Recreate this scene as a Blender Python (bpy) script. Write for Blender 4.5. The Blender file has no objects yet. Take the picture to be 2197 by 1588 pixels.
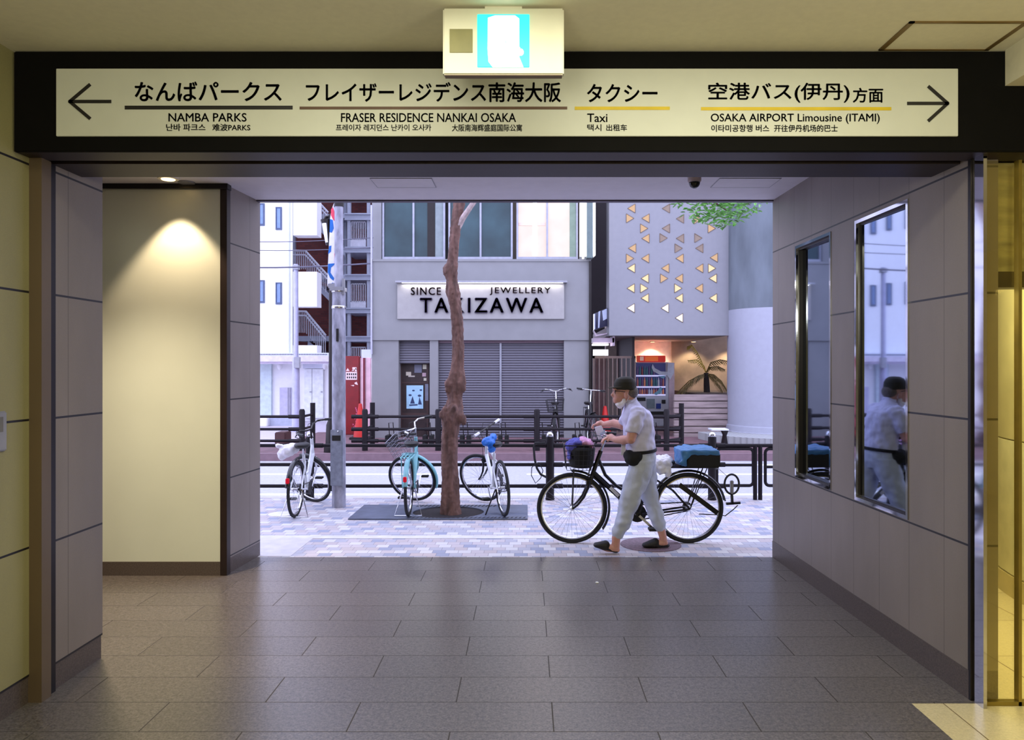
import bpy, bmesh, math, random
from mathutils import Vector, Matrix
random.seed(7)
D = bpy.data; S = bpy.context.scene; C = S.collection
PI = math.pi
# ---------------------------------------------------------------- camera, world, lights, exposure
F, CX, CY, H = 1600.0, 1130.0, 788.0, 1.65      # focal length in pixels of the 2197 wide frame, vanishing point, eye height
cam = D.cameras.new('camera'); cam.sensor_width = 36.0; cam.lens = 36.0 * F / 2197
cam.shift_x = -(CX - 2197 / 2) / 2197; cam.shift_y = -(794 - CY) / 2197
cam.clip_start = 0.05; cam.clip_end = 300
camo = D.objects.new('camera', cam); C.objects.link(camo)
camo.location = (0, 0, H); camo.rotation_euler = (PI / 2, 0, 0); S.camera = camo
world = D.worlds.new('overcast_sky'); S.world = world; world.use_nodes = True
bg = world.node_tree.nodes['Background']; bg.inputs[0].default_value = (0.68, 0.71, 1.0, 1); bg.inputs[1].default_value = 3.4
S.view_settings.view_transform = 'Standard'; S.view_settings.look = 'None'
S.view_settings.exposure = 0.0; S.view_settings.gamma = 1.0; S.view_settings.use_curve_mapping = False


def lamp(name, kind, loc, power, col, rot=(0, 0, 0), **kw):
    l = D.lights.new(name, kind); l.energy = power; l.color = col
    for k, v in kw.items(): setattr(l, k, v)
    o = D.objects.new(name, l); C.objects.link(o); o.location = loc; o.rotation_euler = rot
    return o


WARM = (1.0, 0.965, 0.73)
lamp('hall_lamp', 'POINT', (-0.6, 0.9, 2.5), 56, WARM, shadow_soft_size=0.35)
lamp('hall_lamp', 'POINT', (1.6, 1.2, 2.5), 56, WARM, shadow_soft_size=0.35)
lamp('hall_lamp', 'POINT', (0.4, -2.0, 2.5), 80, WARM, shadow_soft_size=0.35)
lamp('passage_fill', 'SPOT', (-2.9, 4.95, 3.07), 360, (1.0, 0.80, 0.56), spot_size=math.radians(95), spot_blend=1.0, shadow_soft_size=0.05)  # unseen fill spot, added to brighten the lower part of the pale wall
lamp('hall_strip_lamp', 'AREA', (0.2, 2.55, 3.13), 36, WARM, shape='RECTANGLE', size=3.0, size_y=0.3)
lamp('lobby_lamp', 'POINT', (2.85, 4.6, 2.2), 110, (1.0, 0.95, 0.74), shadow_soft_size=0.12)


# ---------------------------------------------------------------- helpers
def P(px, py, Y):
    """the place at depth Y that the photograph shows at pixel px, py"""
    return Vector(((px - CX) * Y / F, Y, H - (py - CY) * Y / F))


def XX(px, Y): return (px - CX) * Y / F
def ZZ(py, Y): return H - (py - CY) * Y / F
def G(py): return F * H / (py - CY)


def lin(c):
    return tuple((v / 255 / 12.92) if v / 255 <= 0.04045 else ((v / 255 + 0.055) / 1.055) ** 2.4 for v in c[:3]) + (1.0,)


def new_mat(name):
    m = D.materials.new(name); m.use_nodes = True
    return m, m.node_tree, m.node_tree.nodes['Principled BSDF']


def nmath(nt, op, a, b=None, c=None):
    n = nt.nodes.new('ShaderNodeMath'); n.operation = op
    for i, v in enumerate((a, b, c)):
        if v is None: continue
        if isinstance(v, (int, float)): n.inputs[i].default_value = v
        else: nt.links.new(v, n.inputs[i])
    return n.outputs[0]


def nmix(nt, fac, a, b):
    n = nt.nodes.new('ShaderNodeMix'); n.data_type = 'RGBA'
    for sock, v in ((n.inputs[0], fac), (n.inputs[6], a), (n.inputs[7], b)):
        if isinstance(v, (int, float)): sock.default_value = v
        elif isinstance(v, tuple): sock.default_value = v
        else: nt.links.new(v, sock)
    return n.outputs[2]


def coords(nt):
    t = nt.nodes.new('ShaderNodeTexCoord'); s = nt.nodes.new('ShaderNodeSeparateXYZ')
    nt.links.new(t.outputs['Object'], s.inputs[0])
    return t.outputs['Object'], s.outputs[0], s.outputs[1], s.outputs[2]


def nnoise(nt, vec, scale, detail=3.0, stretch=None):
    n = nt.nodes.new('ShaderNodeTexNoise'); n.inputs['Scale'].default_value = scale; n.inputs['Detail'].default_value = detail
    if stretch:
        mp = nt.nodes.new('ShaderNodeMapping'); mp.inputs['Scale'].default_value = stretch
        nt.links.new(vec, mp.inputs[0]); vec = mp.outputs[0]
    nt.links.new(vec, n.inputs['Vector'])
    return n.outputs['Fac']


def nramp(nt, fac, stops, const=False):
    r = nt.nodes.new('ShaderNodeValToRGB'); e = r.color_ramp
    if const: e.interpolation = 'CONSTANT'
    while len(e.elements) < len(stops): e.elements.new(0.5)
    for el, (p, c) in zip(e.elements, stops): el.position = p; el.color = c
    nt.links.new(fac, r.inputs[0])
    return r.outputs[0]


def joint(nt, c, size, off, width):
    """1 on the joint lines of a grid along one coordinate, else 0"""
    f = nmath(nt, 'FRACT', nmath(nt, 'ADD', nmath(nt, 'DIVIDE', nmath(nt, 'SUBTRACT', c, off), size), 1000.5))
    d = nmath(nt, 'ABSOLUTE', nmath(nt, 'SUBTRACT', f, 0.5))
    return nmath(nt, 'LESS_THAN', d, width / size / 2)


def nbump(nt, b, h, strength, dist=0.01):
    n = nt.nodes.new('ShaderNodeBump'); n.inputs['Strength'].default_value = strength; n.inputs['Distance'].default_value = dist
    nt.links.new(h, n.inputs['Height']); nt.links.new(n.outputs[0], b.inputs['Normal'])


MATS = {}
def mat(name, col, rough=0.6, metal=0.0, vary=0.10, scale=9.0, bump=0.0, bscale=60.0, emit=None, power=1.0, stretch=None, spec=0.5):
    if name in MATS: return MATS[name]
    m, nt, b = new_mat(name)
    v, x, y, z = coords(nt)
    c = lin(col)
    n = nnoise(nt, v, scale, 4.0, stretch)
    lo = tuple(k * (1 - vary) for k in c[:3]) + (1,); hi = tuple(min(1, k * (1 + vary)) for k in c[:3]) + (1,)
    nt.links.new(nramp(nt, n, [(0.3, lo), (0.7, hi)]), b.inputs['Base Color'])
    b.inputs['Roughness'].default_value = rough; b.inputs['Metallic'].default_value = metal
    b.inputs['Specular IOR Level'].default_value = spec
    if bump: nbump(nt, b, nnoise(nt, v, bscale, 4.0, stretch), bump)
    if emit:
        b.inputs['Emission Color'].default_value = lin(emit); b.inputs['Emission Strength'].default_value = power
    MATS[name] = m
    return m


class MB:
    """collects shapes and links them as ONE mesh object"""
    def __init__(self): self.v = []; self.f = []; self.m = []; self.mi = 0; self.xf = None
    def add(self, vs, fs):
        k = len(self.v)
        for p in vs:
            p = Vector(p)
            self.v.append(self.xf @ p if self.xf else p)
        for f in fs: self.f.append([i + k for i in f]); self.m.append(self.mi)
        return self
    def box(self, x0, x1, y0, y1, z0, z1):
        x0, x1 = sorted((x0, x1)); y0, y1 = sorted((y0, y1)); z0, z1 = sorted((z0, z1))
        vs = [(x, y, z) for z in (z0, z1) for y in (y0, y1) for x in (x0, x1)]
        return self.add(vs, [(0, 2, 3, 1), (4, 5, 7, 6), (0, 1, 5, 4), (2, 6, 7, 3), (0, 4, 6, 2), (1, 3, 7, 5)])
    def pbox(self, px0, px1, py0, py1, Y, depth, front=0.0):
        a = P(px0, py1, Y); b = P(px1, py0, Y)
        return self.box(a.x, b.x, Y - front, Y + depth, a.z, b.z)
    def bar(self, a, b, w, h):
        a, b = Vector(a), Vector(b); d = (b - a).normalized()
        up = Vector((0, 0, 1)) if abs(d.z) < 0.95 else Vector((0, 1, 0))
        s = d.cross(up).normalized(); u = s.cross(d)
        vs = [q + s * i * w / 2 + u * j * h / 2 for q in (a, b) for i, j in ((-1, -1), (1, -1), (1, 1), (-1, 1))]
        return self.add(vs, [(3, 2, 1, 0), (4, 5, 6, 7), (0, 1, 5, 4), (1, 2, 6, 5), (2, 3, 7, 6), (3, 0, 4, 7)])
    def tube(self, pts, r, n=8, closed=False):
        pts = [Vector(p) for p in pts]; N = len(pts)
        rs = r if isinstance(r, (list, tuple)) else [r] * N
        up = None; vs = []
        for i, p in enumerate(pts):
            if closed: t = pts[(i + 1) % N] - pts[i - 1]
            else: t = pts[min(i + 1, N - 1)] - pts[max(i - 1, 0)]
            t.normalize()
            if up is None:
                up = Vector((0, 0, 1)) if abs(t.z) < 0.9 else Vector((0, 1, 0))
            s = t.cross(up)
            if s.length < 1e-6: s = t.orthogonal()
            s.normalize(); up = s.cross(t).normalized()
            for k in range(n):
                a = 2 * PI * k / n
                vs.append(p + (s * math.cos(a) + up * math.sin(a)) * rs[i])
        fs = []
        for i in range(N if closed else N - 1):
            j = (i + 1) % N
            for k in range(n): fs.append((i * n + k, i * n + (k + 1) % n, j * n + (k + 1) % n, j * n + k))
        if not closed: fs += [tuple(range(n))[::-1], tuple((N - 1) * n + k for k in range(n))]
        return self.add(vs, fs)
    def loft(self, secs, n=20):
        """horizontal ellipse sections (centre, rx, ry)"""
        vs = []; N = len(secs)
        for c, rx, ry in secs:
            for k in range(n):
                a = 2 * PI * k / n
                vs.append(Vector(c) + Vector((rx * math.cos(a), ry * math.sin(a), 0)))
        fs = [(i * n + k, i * n + (k + 1) % n, (i + 1) * n + (k + 1) % n, (i + 1) * n + k) for i in range(N - 1) for k in range(n)]
        fs += [tuple(range(n))[::-1], tuple((N - 1) * n + k for k in range(n))]
        return self.add(vs, fs)
    def ball(self, c, r, rot=None, n=16, m=10):
        r = (r, r, r) if isinstance(r, (int, float)) else r
        vs = [Vector((0, 0, -1))]
        for i in range(1, m):
            a = PI * i / m - PI / 2
            for k in range(n):
                b = 2 * PI * k / n; vs.append(Vector((math.cos(a) * math.cos(b), math.cos(a) * math.sin(b), math.sin(a))))
        vs.append(Vector((0, 0, 1)))
        out = []
        for v in vs:
            v = Vector((v.x * r[0], v.y * r[1], v.z * r[2]))
            out.append((rot @ v if rot else v) + Vector(c))
        fs = [(0, 1 + (k + 1) % n, 1 + k) for k in range(n)]
        for i in range(m - 2):
            for k in range(n): fs.append((1 + i * n + k, 1 + i * n + (k + 1) % n, 1 + (i + 1) * n + (k + 1) % n, 1 + (i + 1) * n + k))
        t = 1 + (m - 1) * n; o = 1 + (m - 2) * n
        fs += [(o + k, o + (k + 1) % n, t) for k in range(n)]
        return self.add(out, fs)
    def lathe(self, c, prof, n=24, axis='Z'):
        """profile of (radius, height) turned about an axis through c"""
        c = Vector(c); vs = []
        for r, h in prof:
            for k in range(n):
                a = 2 * PI * k / n; u, w = r * math.cos(a), r * math.sin(a)
                vs.append(c + (Vector((u, w, h)) if axis == 'Z' else Vector((u, h, -w)) if axis == 'Y' else Vector((h, u, w))))
        N = len(prof)
        fs = [(i * n + k, i * n + (k + 1) % n, (i + 1) * n + (k + 1) % n, (i + 1) * n + k) for i in range(N - 1) for k in range(n)]
        fs += [tuple(range(n))[::-1], tuple((N - 1) * n + k for k in range(n))]
        return self.add(vs, fs)
    def ring(self, c, R, r, n=40, k=8, axis='Y', a0=0.0, a1=2 * PI):
        full = abs(a1 - a0 - 2 * PI) < 1e-6
        N = n if full else n + 1
        pts = []
        for i in range(N):
            a = a0 + (a1 - a0) * i / n; u, w = R * math.cos(a), R * math.sin(a)
            pts.append(Vector(c) + (Vector((u, 0, w)) if axis == 'Y' else Vector((u, w, 0)) if axis == 'Z' else Vector((0, u, w))))
        return self.tube(pts, r, k, closed=full)
    def prism(self, poly, y0, y1):
        """polygon in x, z pushed from y0 to y1"""
        n = len(poly)
        vs = [(x, y0, z) for x, z in poly] + [(x, y1, z) for x, z in poly]
        return self.add(vs, [tuple(range(n)), tuple(range(n, 2 * n))[::-1]] + [(i, i + n, (i + 1) % n + n, (i + 1) % n) for i in range(n)])
    def foot(self, poly, z0, z1):
        """ground plan polygon raised from z0 to z1"""
        n = len(poly)
        return self.add([(x, y, z0) for x, y in poly] + [(x, y, z1) for x, y in poly], [tuple(range(n))[::-1], tuple(range(n, 2 * n))] + [(i, (i + 1) % n, (i + 1) % n + n, i + n) for i in range(n)])
    def pprism(self, pix, Y, depth): return self.prism([(XX(a, Y), ZZ(b, Y)) for a, b in pix], Y, Y + depth)
    def mesh(self, name, mats, smooth=35, bevel=0):
        me = D.meshes.new(name); me.from_pydata([tuple(v) for v in self.v], [], self.f)
        for m in (mats if isinstance(mats, (list, tuple)) else [mats]): me.materials.append(m)
        me.polygons.foreach_set('material_index', self.m)
        bm = bmesh.new(); bm.from_mesh(me); bmesh.ops.recalc_face_normals(bm, faces=bm.faces)
        if bevel:
            es = [e for e in bm.edges if len(e.link_faces) == 2 and e.calc_face_angle(0) > 0.6]
            bmesh.ops.bevel(bm, geom=es, offset=bevel, segments=2, affect='EDGES', clamp_overlap=True)
        bm.to_mesh(me); bm.free()
        if smooth:
            me.shade_smooth(); me.set_sharp_from_angle(angle=math.radians(smooth))
        return me
    def build(self, name, mats, parent=None, smooth=35, bevel=0, local=False):
        if parent is not None and not local:
            off = Vector((0, 0, 0)); q = parent
            while q is not None: off += q.location; q = q.parent
            self.v = [v - off for v in self.v]
        o = D.objects.new(name, self.mesh(name, mats, smooth, bevel)); C.objects.link(o)
        o.parent = parent
        return o
    def build_at(self, name, mats, loc, **kw):
        """a thing that is one mesh, its origin at loc"""
        loc = Vector(loc); self.v = [v - loc for v in self.v]
        o = self.build(name, mats, None, **kw); o.location = loc
        return o


def remesh(mb, name, m, parent, voxel=0.007, it=4, disp=None, at=None):
    """one continuous surface from overlapping shapes"""
    off = Vector((0, 0, 0)); q = parent
    while q is not None: off += q.location; q = q.parent
    if at is not None: off = Vector(at)
    mb.v = [v - off for v in mb.v]
    t = D.objects.new('tmp', mb.mesh('tmp', m, 0)); C.objects.link(t)
    r = t.modifiers.new('r', 'REMESH'); r.mode = 'VOXEL'; r.voxel_size = voxel
    s = t.modifiers.new('s', 'SMOOTH'); s.factor = 0.5; s.iterations = it
    if disp:
        tx = D.textures.new('folds', 'CLOUDS'); tx.noise_scale = disp[0]; tx.noise_depth = 1
        dm = t.modifiers.new('d', 'DISPLACE'); dm.texture = tx; dm.strength = disp[1]; dm.mid_level = 0.5; dm.texture_coords = 'LOCAL'
    dg = bpy.context.evaluated_depsgraph_get(); dg.update()
    me = D.meshes.new_from_object(t.evaluated_get(dg)); me.name = name
    D.objects.remove(t)
    me.materials.clear(); me.materials.append(m); me.shade_smooth()
    o = D.objects.new(name, me); C.objects.link(o); o.parent = parent
    if at is not None: o.location = off
    return o


def tag(o, label=None, cat=None, group=None, kind=None):
    for k, v in (('label', label), ('category', cat), ('group', group), ('kind', kind)):
        if v: o[k] = v
    return o


def thing(name, label, cat, loc, group=None, rz=0.0):
    o = D.objects.new(name, None); C.objects.link(o); o.location = loc; o.rotation_euler = (0, 0, rz)
    o.empty_display_size = 0.1
    return tag(o, label, cat, group)


def struct(name, mb, m, **kw): return tag(mb.build(name, m, **kw), kind='structure')


def text(body, px0, px1, py0, py1, Y, m, parent, name='lettering', bold=0.0, depth=0.002, space=1.0):
    cu = D.curves.new('t', 'FONT'); cu.body = body; cu.resolution_u = 3; cu.space_character = space
    t = D.objects.new('t', cu); C.objects.link(t)
    dg = bpy.context.evaluated_depsgraph_get(); dg.update()
    me = D.meshes.new_from_object(t.evaluated_get(dg)); D.objects.remove(t)
    xs = [v.co.x for v in me.vertices]; ys = [v.co.y for v in me.vertices]
    a, b = P(px0, py1, Y), P(px1, py0, Y)
    sx = (b.x - a.x) / (max(xs) - min(xs)); sy = (b.z - a.z) / (max(ys) - min(ys))
    x0, y0 = min(xs), min(ys)
    bm = bmesh.new(); bm.from_mesh(me)
    for v in bm.verts: v.co = Vector((a.x + (v.co.x - x0) * sx, Y - depth, a.z + (v.co.y - y0) * sy))
    if bold:     # heavier strokes: the outline doubled a little to each side
        w = bold * sy; src = bm.copy(); bm.clear()
        for dx, dz in ((-w, 0), (w, 0), (0, -w), (0, w)):
            k = {v: bm.verts.new(v.co + Vector((dx, 0, dz))) for v in src.verts}
            for f in src.faces: bm.faces.new([k[v] for v in f.verts])
        src.free()
    ext = bmesh.ops.extrude_face_region(bm, geom=list(bm.faces))
    for g in ext['geom']:
        if isinstance(g, bmesh.types.BMVert): g.co.y += depth
    bmesh.ops.recalc_face_normals(bm, faces=bm.faces)
    off = Vector((0, 0, 0)); q = parent
    while q is not None: off += q.location; q = q.parent
    bm.transform(Matrix.Translation(-off)); me.materials.clear(); bm.to_mesh(me); bm.free()
    me.materials.append(m); me.name = name
    o = D.objects.new(name, me); C.objects.link(o); o.parent = parent
    return o


# ---------------------------------------------------------------- materials of the setting
def floor_mat(name, base, bx, by, ox, oy, rough, half=True, jw=0.006, grain=0.6, jcol=(60, 55, 52)):
    m, nt, b = new_mat(name); v, x, y, z = coords(nt)
    row = nmath(nt, 'FLOOR', nmath(nt, 'DIVIDE', nmath(nt, 'SUBTRACT', y, oy), by))
    par = nmath(nt, 'FRACT', nmath(nt, 'MULTIPLY', nmath(nt, 'ADD', row, 1000), 0.5))
    sx = nmath(nt, 'ADD', x, nmath(nt, 'MULTIPLY', par, bx if half else 0.0))
    j = nmath(nt, 'MAXIMUM', joint(nt, sx, bx, ox, jw), joint(nt, y, by, oy, jw * 0.8))
    cell = nt.nodes.new('ShaderNodeCombineXYZ')
    nt.links.new(nmath(nt, 'FLOOR', nmath(nt, 'DIVIDE', nmath(nt, 'SUBTRACT', sx, ox), bx)), cell.inputs[0]); nt.links.new(row, cell.inputs[1])
    wn = nt.nodes.new('ShaderNodeTexWhiteNoise'); nt.links.new(cell.outputs[0], wn.inputs[0])
    c = lin(base)
    n1 = nnoise(nt, v, 110.0, 4.0); n2 = nnoise(nt, v, 45.0, 3.0)
    g = nmath(nt, 'ADD', nmath(nt, 'MULTIPLY', n1, 0.6), nmath(nt, 'MULTIPLY', n2, 0.4))
    col = nramp(nt, g, [(0.36, tuple(k * (1 - grain) for k in c[:3]) + (1,)), (0.5, c), (0.64, tuple(min(1, k * (1 + grain)) for k in c[:3]) + (1,))])
    hsv = nt.nodes.new('ShaderNodeHueSaturation'); nt.links.new(col, hsv.inputs['Color'])
    nt.links.new(nmath(nt, 'ADD', nmath(nt, 'MULTIPLY', wn.outputs[0], 0.16), 0.92), hsv.inputs['Value'])
    nt.links.new(nmix(nt, j, hsv.outputs[0], lin(jcol)), b.inputs['Base Color'])
    nt.links.new(nmath(nt, 'ADD', nmath(nt, 'MULTIPLY', j, 0.5), rough), b.inputs['Roughness'])
    b.inputs['Specular IOR Level'].default_value = 0.75
    nbump(nt, b, nmath(nt, 'SUBTRACT', nmath(nt, 'MULTIPLY', n2, 0.15), j), 0.25, 0.004)
    return m


def stone_mat(name, base, axis, w, h, ow, oh, rough=0.45, hj=0.011, vj=0.005):
    m, nt, b = new_mat(name); v, x, y, z = coords(nt)
    a = {'X': x, 'Y': y}[axis]
    hm = joint(nt, z, h, oh, hj); vm = joint(nt, a, w, ow, vj)
    c = lin(base)
    n1 = nnoise(nt, v, 3.0, 5.0, (1, 1, 0.35)); n2 = nnoise(nt, v, 220.0, 2.0)
    g = nmath(nt, 'ADD', nmath(nt, 'MULTIPLY', n1, 0.7), nmath(nt, 'MULTIPLY', n2, 0.3))
    col = nramp(nt, g, [(0.3, tuple(k * 0.82 for k in c[:3]) + (1,)), (0.7, tuple(k * 1.12 for k in c[:3]) + (1,))])
    col = nmix(nt, nmath(nt, 'MULTIPLY', vm, 0.55), col, lin((52, 45, 42)))
    col = nmix(nt, hm, col, lin((22, 18, 20)))
    nt.links.new(col, b.inputs['Base Color'])
    b.inputs['Roughness'].default_value = rough
    nbump(nt, b, nmath(nt, 'SUBTRACT', 0.0, nmath(nt, 'MAXIMUM', hm, nmath(nt, 'MULTIPLY', vm, 0.4))), 0.4, 0.004)
    return m


def paver_mat():
    m, nt, b = new_mat('street_pavers'); v, x, y, z = coords(nt)
    w, h = 0.115, 0.105
    row = nmath(nt, 'FLOOR', nmath(nt, 'DIVIDE', y, h))
    par = nmath(nt, 'FRACT', nmath(nt, 'MULTIPLY', nmath(nt, 'ADD', row, 1000), 0.37))
    sx = nmath(nt, 'ADD', x, nmath(nt, 'MULTIPLY', par, w))
    cell = nt.nodes.new('ShaderNodeCombineXYZ')
    nt.links.new(nmath(nt, 'FLOOR', nmath(nt, 'DIVIDE', sx, w)), cell.inputs[0]); nt.links.new(row, cell.inputs[1])
    wn = nt.nodes.new('ShaderNodeTexWhiteNoise'); nt.links.new(cell.outputs[0], wn.inputs[0])
    col = nramp(nt, wn.outputs[0], [(0.0, lin((150, 156, 178))), (0.12, lin((176, 176, 188))), (0.42, lin((194, 186, 190))), (0.68, lin((188, 178, 180))), (0.82, lin((208, 206, 208)))], True)
    j = nmath(nt, 'MAXIMUM', joint(nt, sx, w, 0, 0.006), joint(nt, y, h, 0, 0.006))
    nt.links.new(nmix(nt, nmath(nt, 'MULTIPLY', j, 0.55), col, lin((110, 106, 120))), b.inputs['Base Color'])
    b.inputs['Roughness'].default_value = 0.6
    nbump(nt, b, nmath(nt, 'SUBTRACT', nmath(nt, 'MULTIPLY', nnoise(nt, v, 40), 0.3), j), 0.3, 0.005)
    return m


def stripe_mat(name, col, axis, pitch, dark=0.55, rough=0.5, metal=0.2, frac=0.25):
    """ridged sheet: shutter slats, corrugation"""
    m, nt, b = new_mat(name); v, x, y, z = coords(nt)
    a = {'X': x, 'Y': y, 'Z': z}[axis]
    f = nmath(nt, 'FRACT', nmath(nt, 'ADD', nmath(nt, 'DIVIDE', a, pitch), 500))
    k = nmath(nt, 'LESS_THAN', f, frac)
    c = lin(col)
    nt.links.new(nmix(nt, k, c, tuple(q * dark for q in c[:3]) + (1,)), b.inputs['Base Color'])
    b.inputs['Roughness'].default_value = rough; b.inputs['Metallic'].default_value = metal
    nbump(nt, b, nmath(nt, 'SINE', nmath(nt, 'MULTIPLY', f, 2 * PI)), 0.5, 0.01)
    return m


def brick_mat(name, c1, c2, mortar, w, h, axis='X'):
    m, nt, b = new_mat(name); v, x, y, z = coords(nt)
    cb = nt.nodes.new('ShaderNodeCombineXYZ'); nt.links.new({'X': x, 'Y': y}[axis], cb.inputs[0]); nt.links.new(z, cb.inputs[1])
    t = nt.nodes.new('ShaderNodeTexBrick'); nt.links.new(cb.outputs[0], t.inputs['Vector'])
    t.inputs['Color1'].default_value = lin(c1); t.inputs['Color2'].default_value = lin(c2); t.inputs['Mortar'].default_value = lin(mortar)
    t.inputs['Scale'].default_value = 1.0; t.inputs['Brick Width'].default_value = w; t.inputs['Row Height'].default_value = h
    t.inputs['Mortar Size'].default_value = 0.008
    nt.links.new(t.outputs[0], b.inputs['Base Color']); b.inputs['Roughness'].default_value = 0.8
    return m


GRANITE = floor_mat('granite_floor', (97, 91, 88), 0.94, 0.297, -0.347, 3.672, 0.30)
CREAM = floor_mat('cream_stone_floor', (226, 212, 168), 0.6, 0.6, 2.044, 3.66, 0.25, half=False, grain=0.10, jcol=(120, 100, 60))
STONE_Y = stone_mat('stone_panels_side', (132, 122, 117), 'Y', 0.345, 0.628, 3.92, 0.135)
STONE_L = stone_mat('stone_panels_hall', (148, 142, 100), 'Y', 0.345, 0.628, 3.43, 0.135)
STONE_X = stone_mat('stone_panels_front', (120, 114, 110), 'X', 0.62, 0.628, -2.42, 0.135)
BASEST = mat('granite_skirting', (84, 74, 70), 0.4, vary=0.35, scale=120)
CEIL = mat('hall_ceiling_paint', (222, 216, 192), 0.85, vary=0.03, scale=30)
CEIL2 = mat('canopy_ceiling_paint', (214, 210, 218), 0.6, vary=0.03)
BLACK = mat('black_board', (6, 5, 5), 0.8, vary=0.2, spec=.15)
BRONZE = mat('dark_bronze', (40, 27, 25), 0.5, 0.2, vary=0.2, scale=4, stretch=(0.2, 3, 1))
DARKM = mat('dark_metal', (38, 34, 34), 0.35, 0.6)
MIRRORM = mat('polished_steel', (196, 196, 204), 0.06, 1.0, vary=0.05)
GREYM = mat('painted_grey_metal', (150, 150, 158), 0.4, 0.3)
PAVER = paver_mat()
ASPHALT = mat('asphalt', (172, 172, 180), 0.7, vary=0.10, scale=25, bump=0.1, bscale=200)
ROADWHITE = mat('road_paint', (238, 240, 232), 0.6, vary=0.05)
FARWALK = mat('far_pavement', (112, 84, 90), 0.7, vary=0.25, scale=5)
CONC = mat('pale_concrete', (196, 194, 196), 0.7, vary=0.06)
KERB = mat('kerb_stone', (190, 186, 186), 0.7)

# ---------------------------------------------------------------- the setting: hall
struct('floor', MB().add([(-2.6, -4, 0), (1.888, -4, 0), (1.888, 3.66, 0), (-2.6, 3.66, 0)], [(0, 1, 2, 3)]).add([(-6, 3.66, 0), (2.3, 3.66, 0), (2.3, 6.48, 0), (-6, 6.48, 0)], [(0, 1, 2, 3)]), GRANITE)
struct('floor_right', MB().add([(1.888, -4, 0), (6, -4, 0), (6, 3.66, 0), (1.888, 3.66, 0)], [(0, 1, 2, 3)]).add([(2.3, 3.66, 0), (6, 3.66, 0), (6, 6.4, 0), (2.3, 6.4, 0)], [(0, 1, 2, 3)]), CREAM)
CZ = 3.154
struct('ceiling', MB().box(-2.6, 6.2, -4.2, 3.56, CZ, CZ + 0.25), CEIL)
struct('wall_left', MB().box(-2.7, -2.447, -4.2, 3.667, 0.13, CZ), STONE_L)
struct('baseboard_left', MB().box(-2.7, -2.452, -4.2, 3.667, 0, 0.13), BASEST)
struct('wall_back', MB().box(-2.7, 6.2, -4.4, -4.2, 0, CZ), mat('hall_back_wall', (196, 182, 146), 0.6))
struct('wall_far_right', MB().box(6.0, 6.2, -4.2, 6.45, 0, CZ), mat('hall_side_wall', (206, 190, 140), 0.5))
# bulkhead at the upper right of the hall
struct('ceiling_bulkhead', MB().box(2.27, 6.0, 2.4, 3.538, 2.985, CZ), CEIL)
# jamb, dark slot and pier at the left of the opening
struct('trim_1', MB().box(-2.7, -2.385, 3.667, 3.74, 0, 2.68), mat('brown_jamb_stone', (98, 82, 62), 0.4, vary=0.12, scale=3, stretch=(1, 1, .3)))
struct('trim_2', MB().box(-2.6, -2.40, 3.74, 3.80, 0, 2.68), DARKM)
struct('wall_left_pier', MB().box(-3.1, -2.41, 3.80, 4.237, 0.13, 3.1), STONE_Y)
struct('baseboard_left_pier', MB().box(-3.1, -2.415, 3.80, 4.232, 0, 0.13), BASEST)
# beam over the opening, with door track grooves beneath
b = MB().box(-2.7, 6.2, 3.56, 3.72, 2.68, CZ + 0.2).box(-2.7, 6.2, 3.735, 3.765, 2.70, CZ).box(-2.7, 6.2, 3.78, 4.04, 2.68, CZ + 0.2)
struct('trim_3', b, BRONZE)
struct('trim_4', MB().box(-2.6, 2.25, 3.72, 3.78, 2.705, 2.72), DARKM)
# right side: polished post, gold glass, marbled transom
struct('trim_5', MB().box(2.205, 2.222, 3.60, 3.685, 0, 2.68), MIRRORM)
struct('trim_6', MB().box(2.195, 2.235, 3.688, 3.71, 0, 2.68), DARKM)

# right wall: slightly turned, stone panels with two window openings
WA, WB = Vector((2.200, 3.66, 0)), Vector((2.138, 6.48, 0))
def W(y, out=0.0):
    """a point of the right wall at depth y, pushed out from its face into the passage"""
    t = (y - WA.y) / (WB.y - WA.y)
    return WA.x + (WB.x - WA.x) * t - out
def wall_box(mb, y0, y1, z0, z1, o0, o1):
    vs = [(W(y, o), y, z) for z in (z0, z1) for y in (y0, y1) for o in (o0, o1)]
    return mb.add(vs, [(0, 2, 3, 1), (4, 5, 7, 6), (0, 1, 5, 4), (2, 6, 7, 3), (0, 4, 6, 2), (1, 3, 7, 5)])
def turned_pane(y0, y1, z0, z1, o):
    vs = [(W(y, q + k), y, z) for z in (z0, z1) for y, k in ((y0, -.006), (y1, .006)) for q in (o, o - .02)]
    return MB().add(vs, [(0, 2, 3, 1), (4, 5, 7, 6), (0, 1, 5, 4), (2, 6, 7, 3), (0, 4, 6, 2), (1, 3, 7, 5)])
win = [(4.27, 4.93, 0.775, 2.615), (5.30, 5.96, 0.775, 2.615)]
b = MB()
wall_box(b, 3.70, 6.48, 0.143, 0.775, 0, -0.14); wall_box(b, 3.70, 6.48, 2.615, 3.10, 0, -0.14)
for y0, y1 in ((3.70, 4.27), (4.93, 5.30), (5.96, 6.48)): wall_box(b, y0, y1, 0.775, 2.615, 0, -0.14)
struct('wall_right', b, STONE_Y)
struct('baseboard_right', wall_box(MB(), 3.70, 6.48, 0, 0.143, 0.004, -0.14), BASEST)
MIRGLASS = mat('dark_reflecting_glass', (150, 160, 180), 0.03, 1.0, vary=0.04, scale=2)
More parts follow.
